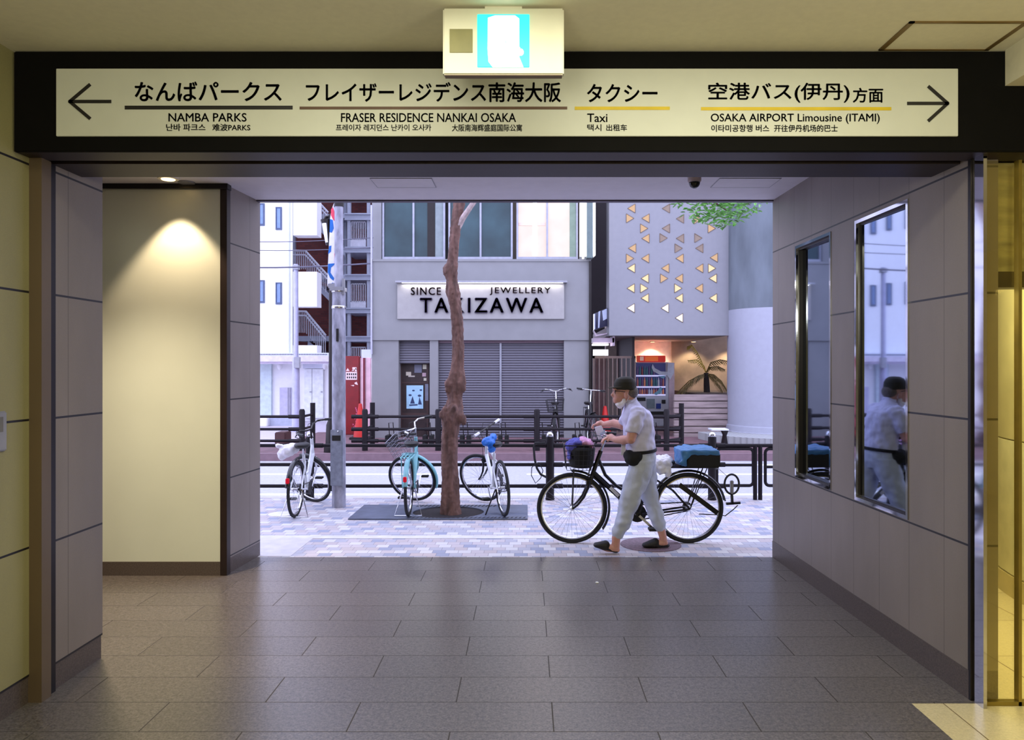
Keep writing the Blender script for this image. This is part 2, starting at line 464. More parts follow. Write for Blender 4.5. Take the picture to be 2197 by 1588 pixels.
for i, (y0, y1, z0, z1) in enumerate(win):
    w = struct('window_%d' % (i + 1), turned_pane(y0, y1, z0, z1, -0.028 - 0.02 * i), MIRGLASS)
    f = MB(); t = 0.022
    for a in ((y0, y0 + t, z0, z1), (y1 - t, y1, z0, z1), (y0 + t, y1 - t, z0, z0 + t), (y0 + t, y1 - t, z1 - t, z1)): wall_box(f, *a, 0.006, -0.05)
    f.build('window_frame', MIRRORM, w)
    f = MB(); t2 = 0.036
    for a in ((y0 + t, y0 + t2, z0 + t, z1 - t), (y1 - t2, y1 - t, z0 + t, z1 - t), (y0 + t2, y1 - t2, z0 + t, z0 + t2), (y0 + t2, y1 - t2, z1 - t2, z1 - t)): wall_box(f, *a, -0.015, -0.06)
    f.build('inner_frame', DARKM, w)
# gold tinted glass front of the lobby
m, nt, bs = new_mat('gold_glass')
out = nt.nodes['Material Output']; tr = nt.nodes.new('ShaderNodeBsdfTransparent'); gl = nt.nodes.new('ShaderNodeBsdfGlossy'); mx = nt.nodes.new('ShaderNodeMixShader')
tr.inputs[0].default_value = (0.94, 0.92, 0.74, 1); gl.inputs[0].default_value = (1, 0.9, 0.6, 1); gl.inputs['Roughness'].default_value = 0.03
_v, _x, _y, _z = coords(nt)
nt.links.new(nmath(nt, 'ADD', nmath(nt, 'MULTIPLY', nnoise(nt, _v, 2.0), 0.06), 0.07), mx.inputs[0])
nt.links.new(tr.outputs[0], mx.inputs[1]); nt.links.new(gl.outputs[0], mx.inputs[2]); nt.links.new(mx.outputs[0], out.inputs[0])
GOLDGLASS = m
w = struct('window_3', MB().box(2.222, 5.98, 3.645, 3.655, 0.02, 2.66), GOLDGLASS)
MB().box(2.395, 2.411, 3.63, 3.665, 0.0, 2.66).box(2.222, 5.98, 3.63, 3.665, 0.0, 0.02).box(3.6, 3.625, 3.63, 3.665, 0, 2.66).box(4.8, 4.825, 3.63, 3.665, 0, 2.66).build('window_frame', mat('brass_frame', (150, 132, 66), 0.3, 0.7), w)
struct('trim_7', MB().box(2.24, 5.98, 3.76, 3.80, 2.13, 2.68), mat('yellow_marble', (176, 168, 132), 0.3, vary=0.35, scale=4, stretch=(1, 1, 5)))
struct('trim_8', MB().box(2.24, 5.98, 3.74, 3.84, 2.05, 2.13).box(2.235, 2.25, 3.74, 3.80, 0, 2.05), DARKM)
cyl = MB()
def arcw(mb, R, z0, z1, th=0.05):
    vs = []; N = 24
    for i in range(N + 1):
        a = PI - 1.1 + 2.2 * i / N
        for r in (R, R - th):
            for z in (z0, z1): vs.append((5.44 + r * math.cos(a), 5.0 + r * math.sin(a), z))
    fs = []
    for i in range(N):
        k = 4 * i
        fs += [(k, k + 4, k + 5, k + 1), (k + 2, k + 3, k + 7, k + 6), (k + 1, k + 5, k + 7, k + 3), (k, k + 2, k + 6, k + 4)]
    return mb.add(vs, fs)
struct('wall_lobby_curved', arcw(MB(), 1.99, 0.16, 1.12), mat('pale_gold_panel', (222, 216, 176), 0.3))
struct('baseboard_lobby', arcw(MB(), 2.0, 0.0, 0.15), mat('gold_skirting', (196, 180, 130), 0.35))
struct('wall_lobby_upper', arcw(MB(), 1.985, 1.13, 3.1), mat('ochre_panel', (196, 186, 140), 0.35, vary=0.15, scale=3))
struct('ceiling_lobby', MB().box(2.33, 6.0, 3.84, 6.45, 2.45, 2.5), mat('lobby_ceiling', (150, 140, 110), 0.6))

# passage under the canopy
struct('ceiling_canopy', MB().box(-6, 2.3, 4.04, 6.46, 3.10, 3.3), CEIL2)
struct('trim_9', MB().box(-9, 9, 6.46, 6.52, 3.088, 3.45), mat('canopy_edge', (84, 78, 92), 0.5))
WHITEGLASS = mat('white_back_painted_glass', (212, 218, 204), 0.28, vary=0.03, scale=2)
struct('wall_left_outer', MB().box(-6, -2.425, 5.906, 6.0, 0.11, 3.06), WHITEGLASS)
struct('baseboard_left_outer', MB().box(-6, -2.425, 5.90, 6.0, 0, 0.11), BASEST)
struct('trim_10', MB().box(-6, -2.36, 5.88, 5.96, 3.06, 3.10), DARKM)
struct('trim_11', MB().box(-2.425, -2.372, 5.90, 5.97, 0, 3.06), BRONZE)
b = MB(); vs = [(-2.384, 5.97), (-2.336, 6.535), (-6, 6.535), (-6, 6.0), (-2.43, 6.0), (-2.43, 5.97)]
n = len(vs)
b.add([(x, y, 0.12) for x, y in vs] + [(x, y, 3.10) for x, y in vs], [tuple(range(n)), tuple(range(n, 2 * n))] + [(i, (i + 1) % n, (i + 1) % n + n, i + n) for i in range(n)])
struct('wall_left_pillar', b, STONE_Y)
b = MB(); vs = [(x, y) for x, y in vs]
b.add([(x, y, 0) for x, y in vs] + [(x, y, 0.12) for x, y in vs], [tuple(range(n)), tuple(range(n, 2 * n))] + [(i, (i + 1) % n, (i + 1) % n + n, i + n) for i in range(n)])
struct('baseboard_left_pillar', b, BASEST)
struct('wall_left_end', MB().box(-6.2, -6, 3.8, 6.535, 0, 3.3).box(-6.0, -3.1, 4.14, 4.237, 0, 3.1), STONE_X)
struct('wall_right_front', MB().box(2.29, 6.2, 6.40, 6.48, 0, 3.3), STONE_X)

# ---------------------------------------------------------------- the setting: street
struct('sidewalk', MB().box(-16, 16, 6.48, 9.40, -0.3, 0.0), PAVER)
struct('trim_12', MB().box(-16, 16, 7.18, 7.30, -0.1, 0.003), mat('pale_drain_stone', (212, 210, 216), 0.6))
struct('trim_13', MB().box(-6.2, -2.06, 6.50, 7.18, -0.1, 0.003), mat('pale_slab', (206, 202, 210), 0.5))
struct('kerb', MB().box(-16, 16, 9.40, 9.55, -0.3, 0.0), KERB, bevel=0.01)
struct('road', MB().box(-20, 20, 9.55, 13.35, -0.3, -0.03), ASPHALT)
b = MB()
for y0, y1, x0, x1 in ((9.74, 9.90, -16, 16), (11.62, 11.76, -16, -1.4), (11.62, 11.76, 0.0, 16), (12.75, 12.85, -16, 16)): b.box(x0, x1, y0, y1, -0.03, -0.026)
struct('road_markings', b, ROADWHITE)
struct('kerb_far', MB().box(-20, 20, 13.35, 13.5, -0.3, 0.10), mat('dark_kerb', (120, 96, 104), 0.7), bevel=0.01)
struct('sidewalk_far', MB().box(-20, 20, 13.5, 40, -0.3, 0.09), FARWALK)

# ---------------------------------------------------------------- direction sign on the beam
YB = 3.54
INK = mat('sign_ink', (26, 24, 24), 0.5)
YELLOWINK = mat('sign_yellow', (206, 178, 20), 0.5); BROWNINK = mat('sign_brown', (92, 66, 50), 0.5)
t = thing('direction_sign', 'long black framed station sign with arrows over the passage', 'sign', (0, YB, 2.674))
MB().box(XX(30, YB), 2.9, YB, 3.56, 2.674, 3.150).build('backboard', BLACK, t, bevel=0.004)
YP = YB - 0.012
p = MB().pbox(120, 2056, 147, 292, YP, 0.012).build('sign_panel', mat('sign_face', (200, 202, 190), 0.45, vary=0.02), t, bevel=0.002)
YT = YP
b = MB()
def arrow(mb, tip, tail, up, dn, th=7):
    A = [P(*q, YT - 0.001) for q in (tip, tail, up, dn)]; w = th * YT / F
    mb.bar(A[0], A[1], 0.002, w) if False else None
    for q in (A[1], A[2], A[3]):
        d = (q - A[0]).normalized(); nrm = Vector((-d.z, 0, d.x)) * w / 2; a0 = A[0] - d * w * 0.3
        mb.add([a0 - nrm, a0 + nrm, q + nrm, q - nrm, a0 - nrm + Vector((0, -.002, 0)), a0 + nrm + Vector((0, -.002, 0)), q + nrm + Vector((0, -.002, 0)), q - nrm + Vector((0, -.002, 0))],
               [(0, 1, 2, 3), (4, 7, 6, 5), (0, 4, 5, 1), (1, 5, 6, 2), (2, 6, 7, 3), (3, 7, 4, 0)])
arrow(b, (150, 218), (239, 218), (194, 181), (194, 255)); b.build('arrow', INK, p)
b = MB(); arrow(b, (2033, 222), (1946, 222), (1991, 185), (1991, 260)); b.build('arrow', INK, p)
for x0, x1, y0, y1, mm in ((268, 628, 227, 235, INK), (643, 1217, 229, 235, BROWNINK), (1233, 1437, 229, 236, YELLOWINK), (1504, 1912, 230, 237, YELLOWINK)):
    MB().pbox(x0, x1, y0, y1, YT, 0.001, 0.002).build('colour_bar', mm, p)
for s, x0, x1, y0, y1, bd in (
        ('なんばパークス', 290, 604, 176, 217, .017), ('フレイザーレジデンス南海大阪', 657, 1203, 177, 219, .017), ('タクシー', 1260, 1410, 181, 219, .017),
        ('空港バス(伊丹)', 1520, 1822, 178, 220, .017), ('方面', 1830, 1894, 189, 220, .017),
        ('NAMBA PARKS', 362, 529, 243, 261, .008), ('FRASER RESIDENCE NANKAI OSAKA', 732, 1107, 243, 262, .008), ('Taxi', 1260, 1303, 244, 262, .008),
        ('OSAKA AIRPORT Limousine (ITAMI)', 1525, 1887, 244, 266, .008),
        ('난바 파크스', 357, 441, 266, 281, .012), ('难波PARKS', 456, 537, 266, 281, .012), ('프레이자 레지던스 난카이 오사카', 721, 925, 267, 281, .012),
        ('大阪南海辉盛庭国际公寓', 970, 1120, 267, 282, .012), ('택시', 1260, 1290, 267, 281, .012), ('出租车', 1301, 1345, 267, 281, .012),
        ('이타미공항행 버스', 1526, 1650, 268, 283, .012), ('开往伊丹机场的巴士', 1661, 1797, 268, 283, .012)):
    text(s, x0, x1, y0, y1, YT, INK, p, bold=bd)

# exit sign hung from the ceiling in front of it
YE = 3.10
t = thing('exit_sign', 'white box exit sign with green glowing running figure under the ceiling', 'exit sign', (XX(1080, YE), YE + 0.05, 3.15))
MB().box(XX(950, YE), XX(1210, YE), YE, YE + 0.042, ZZ(160, YE), ZZ(17, YE)).build('housing', mat('sign_housing', (222, 220, 200), 0.4, vary=0.03), t, bevel=0.006)
MB().pbox(954, 1206, 160, 162, YE + .004, 0.034).build('bottom_shadow', mat('shadow_line_grey', (110, 90, 70), 0.5), t)  # thin shadow line under the housing, put in as a dark strip
MB().box(XX(1040, YE), XX(1120, YE), YE + 0.008, YE + 0.034, ZZ(17, YE), CZ).build('ceiling_mount', mat('sign_housing', (0, 0, 0)), t)
GREEN = mat('green_light_panel', (30, 210, 180), 0.4, emit=(48, 236, 214), power=1.25, vary=0.02)
GLOWW = mat('white_light_panel', (250, 255, 252), 0.4, emit=(240, 255, 250), power=2.2, vary=0.02)
g = MB().pbox(1024, 1136, 31, 145, YE, 0.004, 0.004).build('light_panel', GREEN, t, bevel=0.002)
b = MB()   # lit doorway and the figure that runs out of it
b.pprism([(1047, 38), (1062, 33), (1105, 33), (1114, 40), (1114, 100), (1116, 102), (1114, 122), (1123, 144), (1057, 144), (1048, 132), (1046, 105)], YE - 0.006, 0.002)
b.ball(P(1117, 112, YE - 0.005), (0.013, 0.002, 0.015)); b.build('lit_doorway', GLOWW, g)
b = MB(); PALE = mat('pale_figure', (160, 235, 220), 0.5, emit=(196, 246, 238), power=1.0)
for q in ([(1078, 67), (1086, 66), (1090, 84), (1084, 92)], [(1082, 88), (1087, 90), (1069, 122), (1064, 122)], [(1083, 88), (1089, 88), (1094, 110), (1112, 110), (1112, 113), (1090, 113)]):
    b.pprism(q, YE - 0.008, 0.002)
b.ball(P(1070, 54, YE - 0.007), (0.005, 0.002, 0.005)); b.build('figure', PALE, g)
MB().pbox(965, 1014, 63, 113, YE, 0.004, 0.004).build('sensor_plate', mat('olive_plate', (128, 124, 82), 0.5, vary=.15), t)

# ceiling hatch, intercom, downlight, camera, canopy hatches
t = thing('ceiling_hatch', 'square access hatch with brown frame in the cream hall ceiling', 'access panel', (1.92, 3.39, CZ))
x0, x1, y0, y1 = 1.665, 2.185, 3.24, 3.53
HB = mat('hatch_frame', (128, 104, 62), 0.4, 0.4)
b = MB(); w = 0.022
for a in ((x0, x1, y0, y0 + .012), (x0, x1, y1 - .012, y1), (x0, x0 + w, y0, y1), (x1 - w, x1, y0, y1)): b.box(*a, CZ - 0.006, CZ)
b.build('hatch_frame', HB, t)
MB().box(x0 + w, x1 - w, y0 + .012, y1 - .012, CZ - 0.003, CZ).build('hatch_panel', CEIL, t)
for px0, px1 in ((803, 930), (1535, 1662)):
    Ya = 5.86
    lb = 'faint square hatch in the canopy ceiling ' + ('left of the tree trunk' if px0 < 900 else 'beside the dome camera')
    t = thing('ceiling_hatch', lb, 'access panel', (XX((px0 + px1) / 2, Ya), Ya, 3.10), 'canopy ceiling hatches')
    xa, xb = XX(px0, Ya), XX(px1, Ya)
    MB().box(xa, xb, 5.72, 6.0, 3.096, 3.10).build('hatch_panel', CEIL2, t)
    b = MB()
    for a in ((xa, xb, 5.715, 5.72), (xa, xb, 6.0, 6.005), (xa - .005, xa, 5.715, 6.005), (xb, xb + .005, 5.715, 6.005)): b.box(*a, 3.095, 3.10)
    b.build('hatch_frame', GREYM, t)
b = MB().box(-2.447, -2.43, 3.26, 3.49, 1.26, 1.445)
t = thing('intercom', 'grey wall intercom box at the left edge of the hall', 'intercom', (-2.447, 3.40, 1.26))
b.build('housing', GREYM, t, bevel=0.006)
MB().box(-2.43, -2.427, 3.36, 3.41, 1.285, 1.325).build('call_button', mat('pale_button', (220, 216, 200), .5), t)
MB().box(-2.43, -2.428, 3.31, 3.46, 1.35, 1.42).build('speaker_plate', mat('grey_plate', (110, 108, 108), .5), t)
LX, LY = -2.74, 5.70
t = thing('downlight', 'round glowing ceiling downlight before the pale lit wall', 'ceiling light', (LX, LY, 3.10))
MB().lathe((LX, LY, 3.086), [(0.052, 0), (0.075, 0.0), (0.078, 0.014), (0.052, 0.014)]).build('trim_ring', mat('downlight_ring', (220, 214, 200), .4), t)
MB().lathe((LX, LY, 3.081), [(0.046, 0), (0.052, 0.006)]).build('lens', mat('warm_lens', (255, 220, 150), .4, emit=(255, 214, 140), power=6), t)
sp = lamp('downlight_beam', 'SPOT', (LX, LY, 3.08), 82, (1.0, 0.73, 0.47), spot_size=math.radians(80), spot_blend=0.4, shadow_soft_size=0.03)
sp.parent = t; sp.location = (0, 0, -0.03)
c = P(1490, 383, 5.55)
c.z = 3.10
t = thing('security_camera', 'small dome security camera under the canopy ceiling', 'camera', c)
MB().lathe(c - Vector((0, 0, 0.03)), [(0.055, 0), (0.06, .004), (0.06, 0.03)]).build('mount', mat('camera_body', (176, 160, 160), .4), t)
MB().lathe(c - Vector((0, 0, 0.075)), [(0.042, 0), (0.05, .01), (0.05, 0.045)]).build('collar', mat('camera_body', (0, 0, 0)), t)
MB().ball(c - Vector((0, 0, 0.075)), (0.042, 0.042, 0.045)).build('dome', mat('camera_dome', (20, 18, 20), 0.1), t)
t = MB().lathe((XX(400, 5.84), 5.84, 3.09), [(0.06, 0), (0.065, 0.01)]).build_at('ceiling_vent', GREYM, (XX(400, 5.84), 5.84, 3.09))
tag(t, 'flat round vent in the canopy ceiling above the pale lit wall', 'vent')

# ---------------------------------------------------------------- bicycles
RUBBER = mat('black_rubber', (16, 15, 17), 0.7); CHROME = mat('chrome', (200, 200, 206), 0.15, 1.0, vary=0.04); SPOKE = mat('spoke_steel', (150, 150, 160), 0.35, 0.8)
BLACKPAINT = mat('black_gloss_paint', (18, 17, 20), 0.25); BLACKPL = mat('black_plastic', (22, 20, 22), 0.55)
REDREF = mat('red_reflector', (214, 20, 44), 0.2, emit=(190, 10, 40), power=0.25)


def bicycle(name, label, loc, heading, scale=1.0, frame_m=BLACKPAINT, fender_m=BLACKPAINT, steer=0.0, lean=0.0, bar='swept', basket=None, rack=True,
            fenders=True, group=None, grip_m=BLACKPL, saddle=True, bar_m=CHROME, straight=False, chain=True, stand='double', rim_m=CHROME, bar_h=0.0, fork_m=None, dx=0.0, sad=0.0, refl=True):
    """x forward from the rear wheel's contact point, z up, y to the left; front assembly turns about the steering axis"""
    r, wb = 0.33, 1.09; sh = Vector((dx, 0, 0))
    t = thing(name, label, 'bicycle', loc, group); t.rotation_euler = (lean, 0, heading); t.scale = (scale,) * 3
    hub, fh, bb = Vector((0, 0, r)), Vector((wb, 0, r)), Vector((.47, 0, .27))
    ha, hb = Vector((.819, 0, .866)), Vector((.915, 0, .596))           # head tube
    ax = (ha - hb).normalized()
    ST = Matrix.Translation(hb + sh) @ Matrix.Rotation(steer, 4, ax) @ Matrix.Translation(-hb)
    kw = dict(local=True)
    def wheel(nm, c, xf):
        b = MB(); b.xf = xf; b.ring(c, r - .017, .019, 48, 8); w = b.build(nm, RUBBER, t, **kw)
        b = MB(); b.xf = xf; b.ring(c, r - .042, .010, 48, 6); b.build('rim', rim_m, w, **kw)
        b = MB(); b.xf = xf
        for i in range(32):
            a = 2 * PI * i / 32; s = 0.025 if i % 2 else -0.025; a2 = a + (0.35 if i % 4 < 2 else -0.35)
            b.tube([c + Vector((.02 * math.cos(a2), s, .02 * math.sin(a2))), c + Vector(((r - .045) * math.cos(a), 0, (r - .045) * math.sin(a)))], .0011, 4)
        b.build('spokes', SPOKE, w, **kw)
        b = MB(); b.xf = xf; b.lathe(c - Vector((0, .05, 0)), [(.012, 0), (.025, .02), (.016, .03), (.016, .07), (.025, .08), (.012, .1)], 14, 'Y'); b.build('hub', CHROME, w, **kw)
        return w
    wheel('front_wheel', fh, ST); wheel('rear_wheel', hub, None)
    b = MB()
    b.tube([ha + sh, hb + sh], .021, 10)
    if straight:
        b.tube([hb + sh + ax * .05, bb], .024, 10); b.tube([hb + sh + ax * .2, Vector((.345, 0, .66))], .019, 10)
    else:
        b.tube([hb + sh + ax * .07, bb], .025, 10); b.tube([hb + sh + ax * .21, (.78 + dx, 0, .64), (.68 + dx * .7, 0, .54), (.55, 0, .46), (.41, 0, .44)], .016, 8)
    b.tube([bb, (.33, 0, .70)], .018, 10); b.lathe(bb - Vector((0, .045, 0)), [(.025, 0), (.025, .09)], 14, 'Y')
    for s in (-1, 1):
        b.tube([bb + Vector((-.04, s * .03, 0)), (.15, s * .06, r - .02), hub + Vector((0, s * .065, 0))], .010, 6)
        b.tube([(.345, s * .02, .62), (.15, s * .055, .50), hub + Vector((0, s * .065, 0))], .009, 6)
    b.build('frame', frame_m, t, **kw)
    b = MB(); b.xf = ST
    b.box(hb.x - .01, hb.x + .045, -.06, .06, .555, .60)
    for s in (-1, 1): b.tube([(hb.x + .018, s * .055, .59), (.945, s * .058, .53), (.985, s * .06, .44), (1.04, s * .06, .37), fh + Vector((0, s * .06, 0))], [.015, .015, .013, .011, .010], 8)
    b.build('fork', fork_m or frame_m, t, **kw)
    b = MB(); b.xf = ST; z = bar_h
    b.tube([ha, ha + ax * .06, (.775, 0, .985 + z)], .013, 8)
    if bar == 'swept':
        for s in (-1, 1): b.tube([(.775, 0, .985 + z), (.80, s * .05, .99 + z), (.83, s * .13, 1.02 + z), (.815, s * .21, 1.03 + z), (.73, s * .265, 1.01 + z), (.66, s * .28, 1.0 + z)], .011, 8)
        g0, g1 = (.74, .262, 1.012 + z), (.645, .283, .998 + z)
    else:
        b.tube([(.775, -.29, .995 + z), (.79, 0, .985 + z), (.775, .29, .995 + z)], .012, 8); g0, g1 = (.777, .19, .992 + z), (.775, .30, .995 + z)
    hbr = b.build('handlebar', bar_m, t, **kw)
    for s in (-1, 1):
        q0, q1 = Vector(g0), Vector(g1); q0.y *= s; q1.y *= s
        b = MB(); b.xf = ST; b.tube([q0, q1], .017, 10); b.build('grip', grip_m, hbr, **kw)
        b = MB(); b.xf = ST
        if bar == 'swept': b.tube([q0 + Vector((.04, -s * .01, 0)), q0 + Vector((.04, s * .03, -.015)), q1 + Vector((.03, s * .035, -.03))], [.009, .006, .005], 6)
        else: b.tube([q0 + Vector((0, -s * .02, 0)), q0 + Vector((.05, 0, -.02)), q1 + Vector((.05, 0, -.03))], [.009, .006, .005], 6)
        b.build('brake_lever', BLACKPL, hbr, **kw)
        b = MB(); b.xf = ST
        b.tube([q0 + Vector((.05, -s * .01, 0)), (.90, s * .12, 1.03 + z), (.92, s * .04, .93 + z), (.90, s * .02, .80), (.94, s * .03, .62)], .0035, 5); b.build('brake_cable', BLACKPL, hbr, **kw)
    if saddle:
        b = MB(); b.loft([((.25, 0, .79 + sad), .09, .06), ((.25, 0, .81 + sad), .13, .085), ((.255, 0, .835 + sad), .135, .09), ((.26, 0, .85 + sad), .12, .075)], 20)
        b.ball((.36, 0, .835 + sad), (.10, .03, .02)); b.build('saddle', BLACKPL, t, **kw)
    b = MB(); b.tube([(.335, 0, .68), (.30, 0, .79 + sad)], .013, 8); b.build('seat_post', CHROME, t, **kw)
    b = MB(); b.lathe(bb + Vector((0, -.052, 0)), [(.085, 0), (.085, .006)], 28, 'Y'); cr = b.build('chainring', BLACKPL, t, **kw)
    for s, a in ((-1, .75), (1, PI + .75)):
        e = bb + Vector((.165 * math.cos(a), s * .075, .165 * math.sin(a)))
        b = MB(); b.bar(bb + Vector((0, s * .07, 0)), e, .012, .022); k = b.build('crank', CHROME, t, **kw)
        b = MB(); b.box(e.x - .045, e.x + .045, e.y + s * .01, e.y + s * .10, e.z - .012, e.z + .012); b.build('pedal', BLACKPL, k, bevel=.004, **kw)
    if chain:
        b = MB()
        for dz in (.055, -.05): b.tube([bb + Vector((-.0, -.055, dz * 1.4)), hub + Vector((0, -.055, dz * .8))], .006, 5)
        b.lathe(hub + Vector((0, -.058, 0)), [(.045, 0), (.045, .006)], 20, 'Y'); b.build('chain', BLACKPL, t, **kw)
    if fenders:
        def fend(nm, c, a0, a1, xf):
            b = MB(); b.xf = xf; N = 22; vs = []
            for i in range(N + 1):
                a = a0 + (a1 - a0) * i / N
                for yy, rr in ((-.030, r + .012), (-.018, r + .026), (0, r + .031), (.018, r + .026), (.030, r + .012)):
                    vs.append(c + Vector((rr * math.cos(a), yy, rr * math.sin(a))))
            fs = [(i * 5 + k, i * 5 + k + 1, i * 5 + k + 6, i * 5 + k + 5) for i in range(N) for k in range(4)]
            b.add(vs, fs); f = b.build(nm, fender_m, t, **kw)
            sm = f.modifiers.new('s', 'SOLIDIFY'); sm.thickness = .002
            return f
        fend('front_fender', fh, 1.55, 3.75, ST); rf = fend('rear_fender', hub, .35, 2.95, None)
        if refl: b = MB(); b.box(-r * .93 - .055, -r * .93 - .02, -.02, .02, r + .12, r + .18); b.build('reflector', REDREF, rf, bevel=.006, **kw)
    if rack:
        b = MB()
        for s in (-1, -.35, .35, 1): b.tube([(.27, s * .06, .715), (-.24, s * .065, .715), (-.26, s * .05, .70)], .006, 6)
        for x in (.2, .0, -.2): b.tube([(x, -.065, .715), (x, .065, .715)], .006, 6)
        for s in (-1, 1):
            b.tube([hub + Vector((0, s * .075, 0)), (-.12, s * .07, .71)], .005, 6); b.tube([hub + Vector((0, s * .075, 0)), (-.16, s * .07, .71)], .005, 6)
        b.build('rear_rack', frame_m if rack is True else rack, t, **kw)
    if stand == 'double':
        b = MB(); b.tube([hub + Vector((0, .07, 0)), (-.02, .10, .2), (-.05, .16, .012), (-.05, -.16, .012), (-.02, -.10, .2), hub + Vector((0, -.07, 0))], .007, 6); b.build('kickstand', CHROME, t, **kw)
    elif stand == 'side':
        b = MB(); b.tube([hub + Vector((.06, .07, -.02)), (.10, .2, .012)], .008, 6); b.build('kickstand', DARKM, t, **kw)
    elif stand == 'up':
        b = MB(); b.bar((.10, .085, .56), (-.25, .10, .30), .02, .045); b.build('kickstand', BLACKPAINT, t, **kw)
    if basket:
        b = MB(); b.xf = ST; x0, x1, y, z0, z1 = .90, 1.17, .17, .70, .93
        nx, ny, nz = 6, 8, 5
        def q(u, v, w):   # tapering basket
            k = .82 + .18 * w
            return ((x0 + x1) / 2 + (u - .5) * (x1 - x0) * k, (v - .5) * 2 * y * k, z0 + (z1 - z0) * w)
        for i in range(nz + 1):
            w = i / nz; b.tube([q(0, 0, w), q(1, 0, w), q(1, 1, w), q(0, 1, w)], .005 if i == nz else .0025, 5, closed=True)
        for i in range(nx + 1):
            for v in (0, 1): b.tube([q(i / nx, v, 0), q(i / nx, v, 1)], .002, 4)
            b.tube([q(i / nx, 0, 0), q(i / nx, 1, 0)], .002, 4)
        for i in range(ny + 1):
            for u in (0, 1): b.tube([q(u, i / ny, 0), q(u, i / ny, 1)], .002, 4)
        for s in (-1, 1): b.tube([fh + Vector((0, s * .065, 0)), (1.075, s * .05, .69)], .005, 6)
        b.build('basket', basket, t, **kw)
    return t


BX, BY = 1.516, 7.0
mb_ = bicycle('bicycle', 'black city bicycle pushed by the man, side on to the passage', (BX, BY, 0), PI, basket=BLACKPL, stand='up', lean=0.0, sad=-.07, refl=False)
# mirror and folded hook at the back of the pushed bicycle, in its own frame
def bl(px, py): return Vector((BX - XX(px, BY), 0, ZZ(py, BY)))
b = MB(); b.tube([bl(1500, 1103), bl(1545, 1105), bl(1556, 1107), bl(1575, 1092), bl(1583, 1084)], .005, 6); b.bar(bl(1558, 1081), bl(1588, 1079), .03, .02); b.bar(bl(1570, 1062), bl(1571, 1080), .02, .03)
k = b.build('tail_bracket', BLACKPL, mb_, local=True)
c = bl(1570, 1039); b = MB(); pts = [c + Vector((.068 * math.cos(a), 0, .092 * math.sin(a))) for a in [2 * PI * i / 28 for i in range(28)]]
b.tube(pts, .010, 8, closed=True); m2 = b.build('mirror_rim', BLACKPL, k, local=True)
b = MB(); b.bar(c + Vector((0, 0, .035)), c + Vector((0, 0, -.09)), .03, .035); b.build('mirror_clamp', GREYM, k, bevel=.006, local=True)
b = MB(); b.tube([bl(1535, 1000), bl(1560, 1022)], .003, 5); b.build('mirror_stay', CHROME, k, local=True)
# white maker's plate on the down tube
b = MB(); b.bar((.735, .028, .525), (.655, .028, .445), .003, .03); b.build('frame_label', mat('frame_label_white', (206, 204, 208), .5), mb_, local=True)
# loads of the bicycle
def soft(name, label, cat, m, balls, voxel, disp, group=None):
    b = MB()
    for c, r in balls: b.ball(c, r)
    at = min((Vector(c) for c, r in balls), key=lambda v: v.z).copy(); at.z -= .06
    return tag(remesh(b, name, m, None, voxel, 5, disp, at), label, cat, group)
b = MB(); a, c2 = P(1221, 1003, BY), P(1274, 958, BY)
b.loft([((.5 * (a.x + c2.x), BY, a.z + .006), .10, .12), ((.5 * (a.x + c2.x), BY, a.z + .03), .112, .135), ((.5 * (a.x + c2.x), BY, c2.z - .02), .13, .16), ((.5 * (a.x + c2.x), BY, c2.z), .12, .15)], 20)
t = b.build_at('bag', mat('black_bag_cloth', (14, 12, 16), .8, bump=.3), (.5 * (a.x + c2.x), BY, a.z)); tag(t, 'black bag filling the front basket of the pushed bicycle', 'bag')
t = soft('cloth', 'blue and violet cloth bundled on top of the bag in the basket', 'cloth', mat('violet_cloth', (84, 84, 172), .8, vary=.3, scale=14),
     [(P(1238, 949, BY), (.085, .12, .04)), (P(1226, 958, BY - .02), (.055, .10, .06)), (P(1222, 975, BY), (.02, .12, .05))], .008, (.05, .03))
t = soft('cloth', 'pink cloth folded over the right side of the bundle in the basket', 'cloth', mat('pink_cloth', (206, 150, 190), .8, vary=.2, scale=16),
     [(P(1251, 946, BY), (.045, .13, .038)), (P(1262, 950, BY), (.04, .13, .035)), (P(1270, 957, BY - .03), (.02, .09, .03))], .008, (.05, .03))
t = soft('plastic_bag', 'crumpled white plastic bag tied over the bicycle saddle', 'plastic bag', mat('white_plastic_film', (226, 224, 232), .35, bump=.5, bscale=25),
     [(P(1412, 989, BY), (.075, .12, .05)), (P(1428, 990, BY - .02), (.065, .115, .06)), (P(1434, 1012, BY - .10), (.028, .03, .06)), (P(1420, 1006, BY - .08), (.06, .05, .05)), (P(1405, 1000, BY - .07), (.04, .05, .05))], .008, (.05, .035))
xa, xb = XX(1467, BY), XX(1536, BY)
t = thing('cargo_box', 'black rear carrier box with a blue cover on the pushed bicycle', 'box', ((xa + xb) / 2, BY, .725))
z1 = ZZ(968, BY)
MB().box(xa, xb, BY - .17, BY + .17, .725, z1).build('box', mat('black_box', (12, 11, 14), .7), t, bevel=.012)
b = MB()
b.box(XX(1460, BY), XX(1534, BY), BY - .185, BY + .185, z1 - .02, z1 + .03); b.box(XX(1472, BY), XX(1522, BY), BY - .15, BY + .15, z1 + .0, z1 + .045)
b.box(XX(1453, BY), XX(1466, BY), BY - .18, BY + .16, .745, z1 + .025); b.bar((XX(1470, BY), BY - .18, z1 - .01), (XX(1453, BY), BY - .18, .76), .03, .05)
remesh(b, 'cover', mat('blue_cover_sheet', (60, 116, 168), .5, bump=.3, bscale=20), t, .010, 6, (.07, .03))

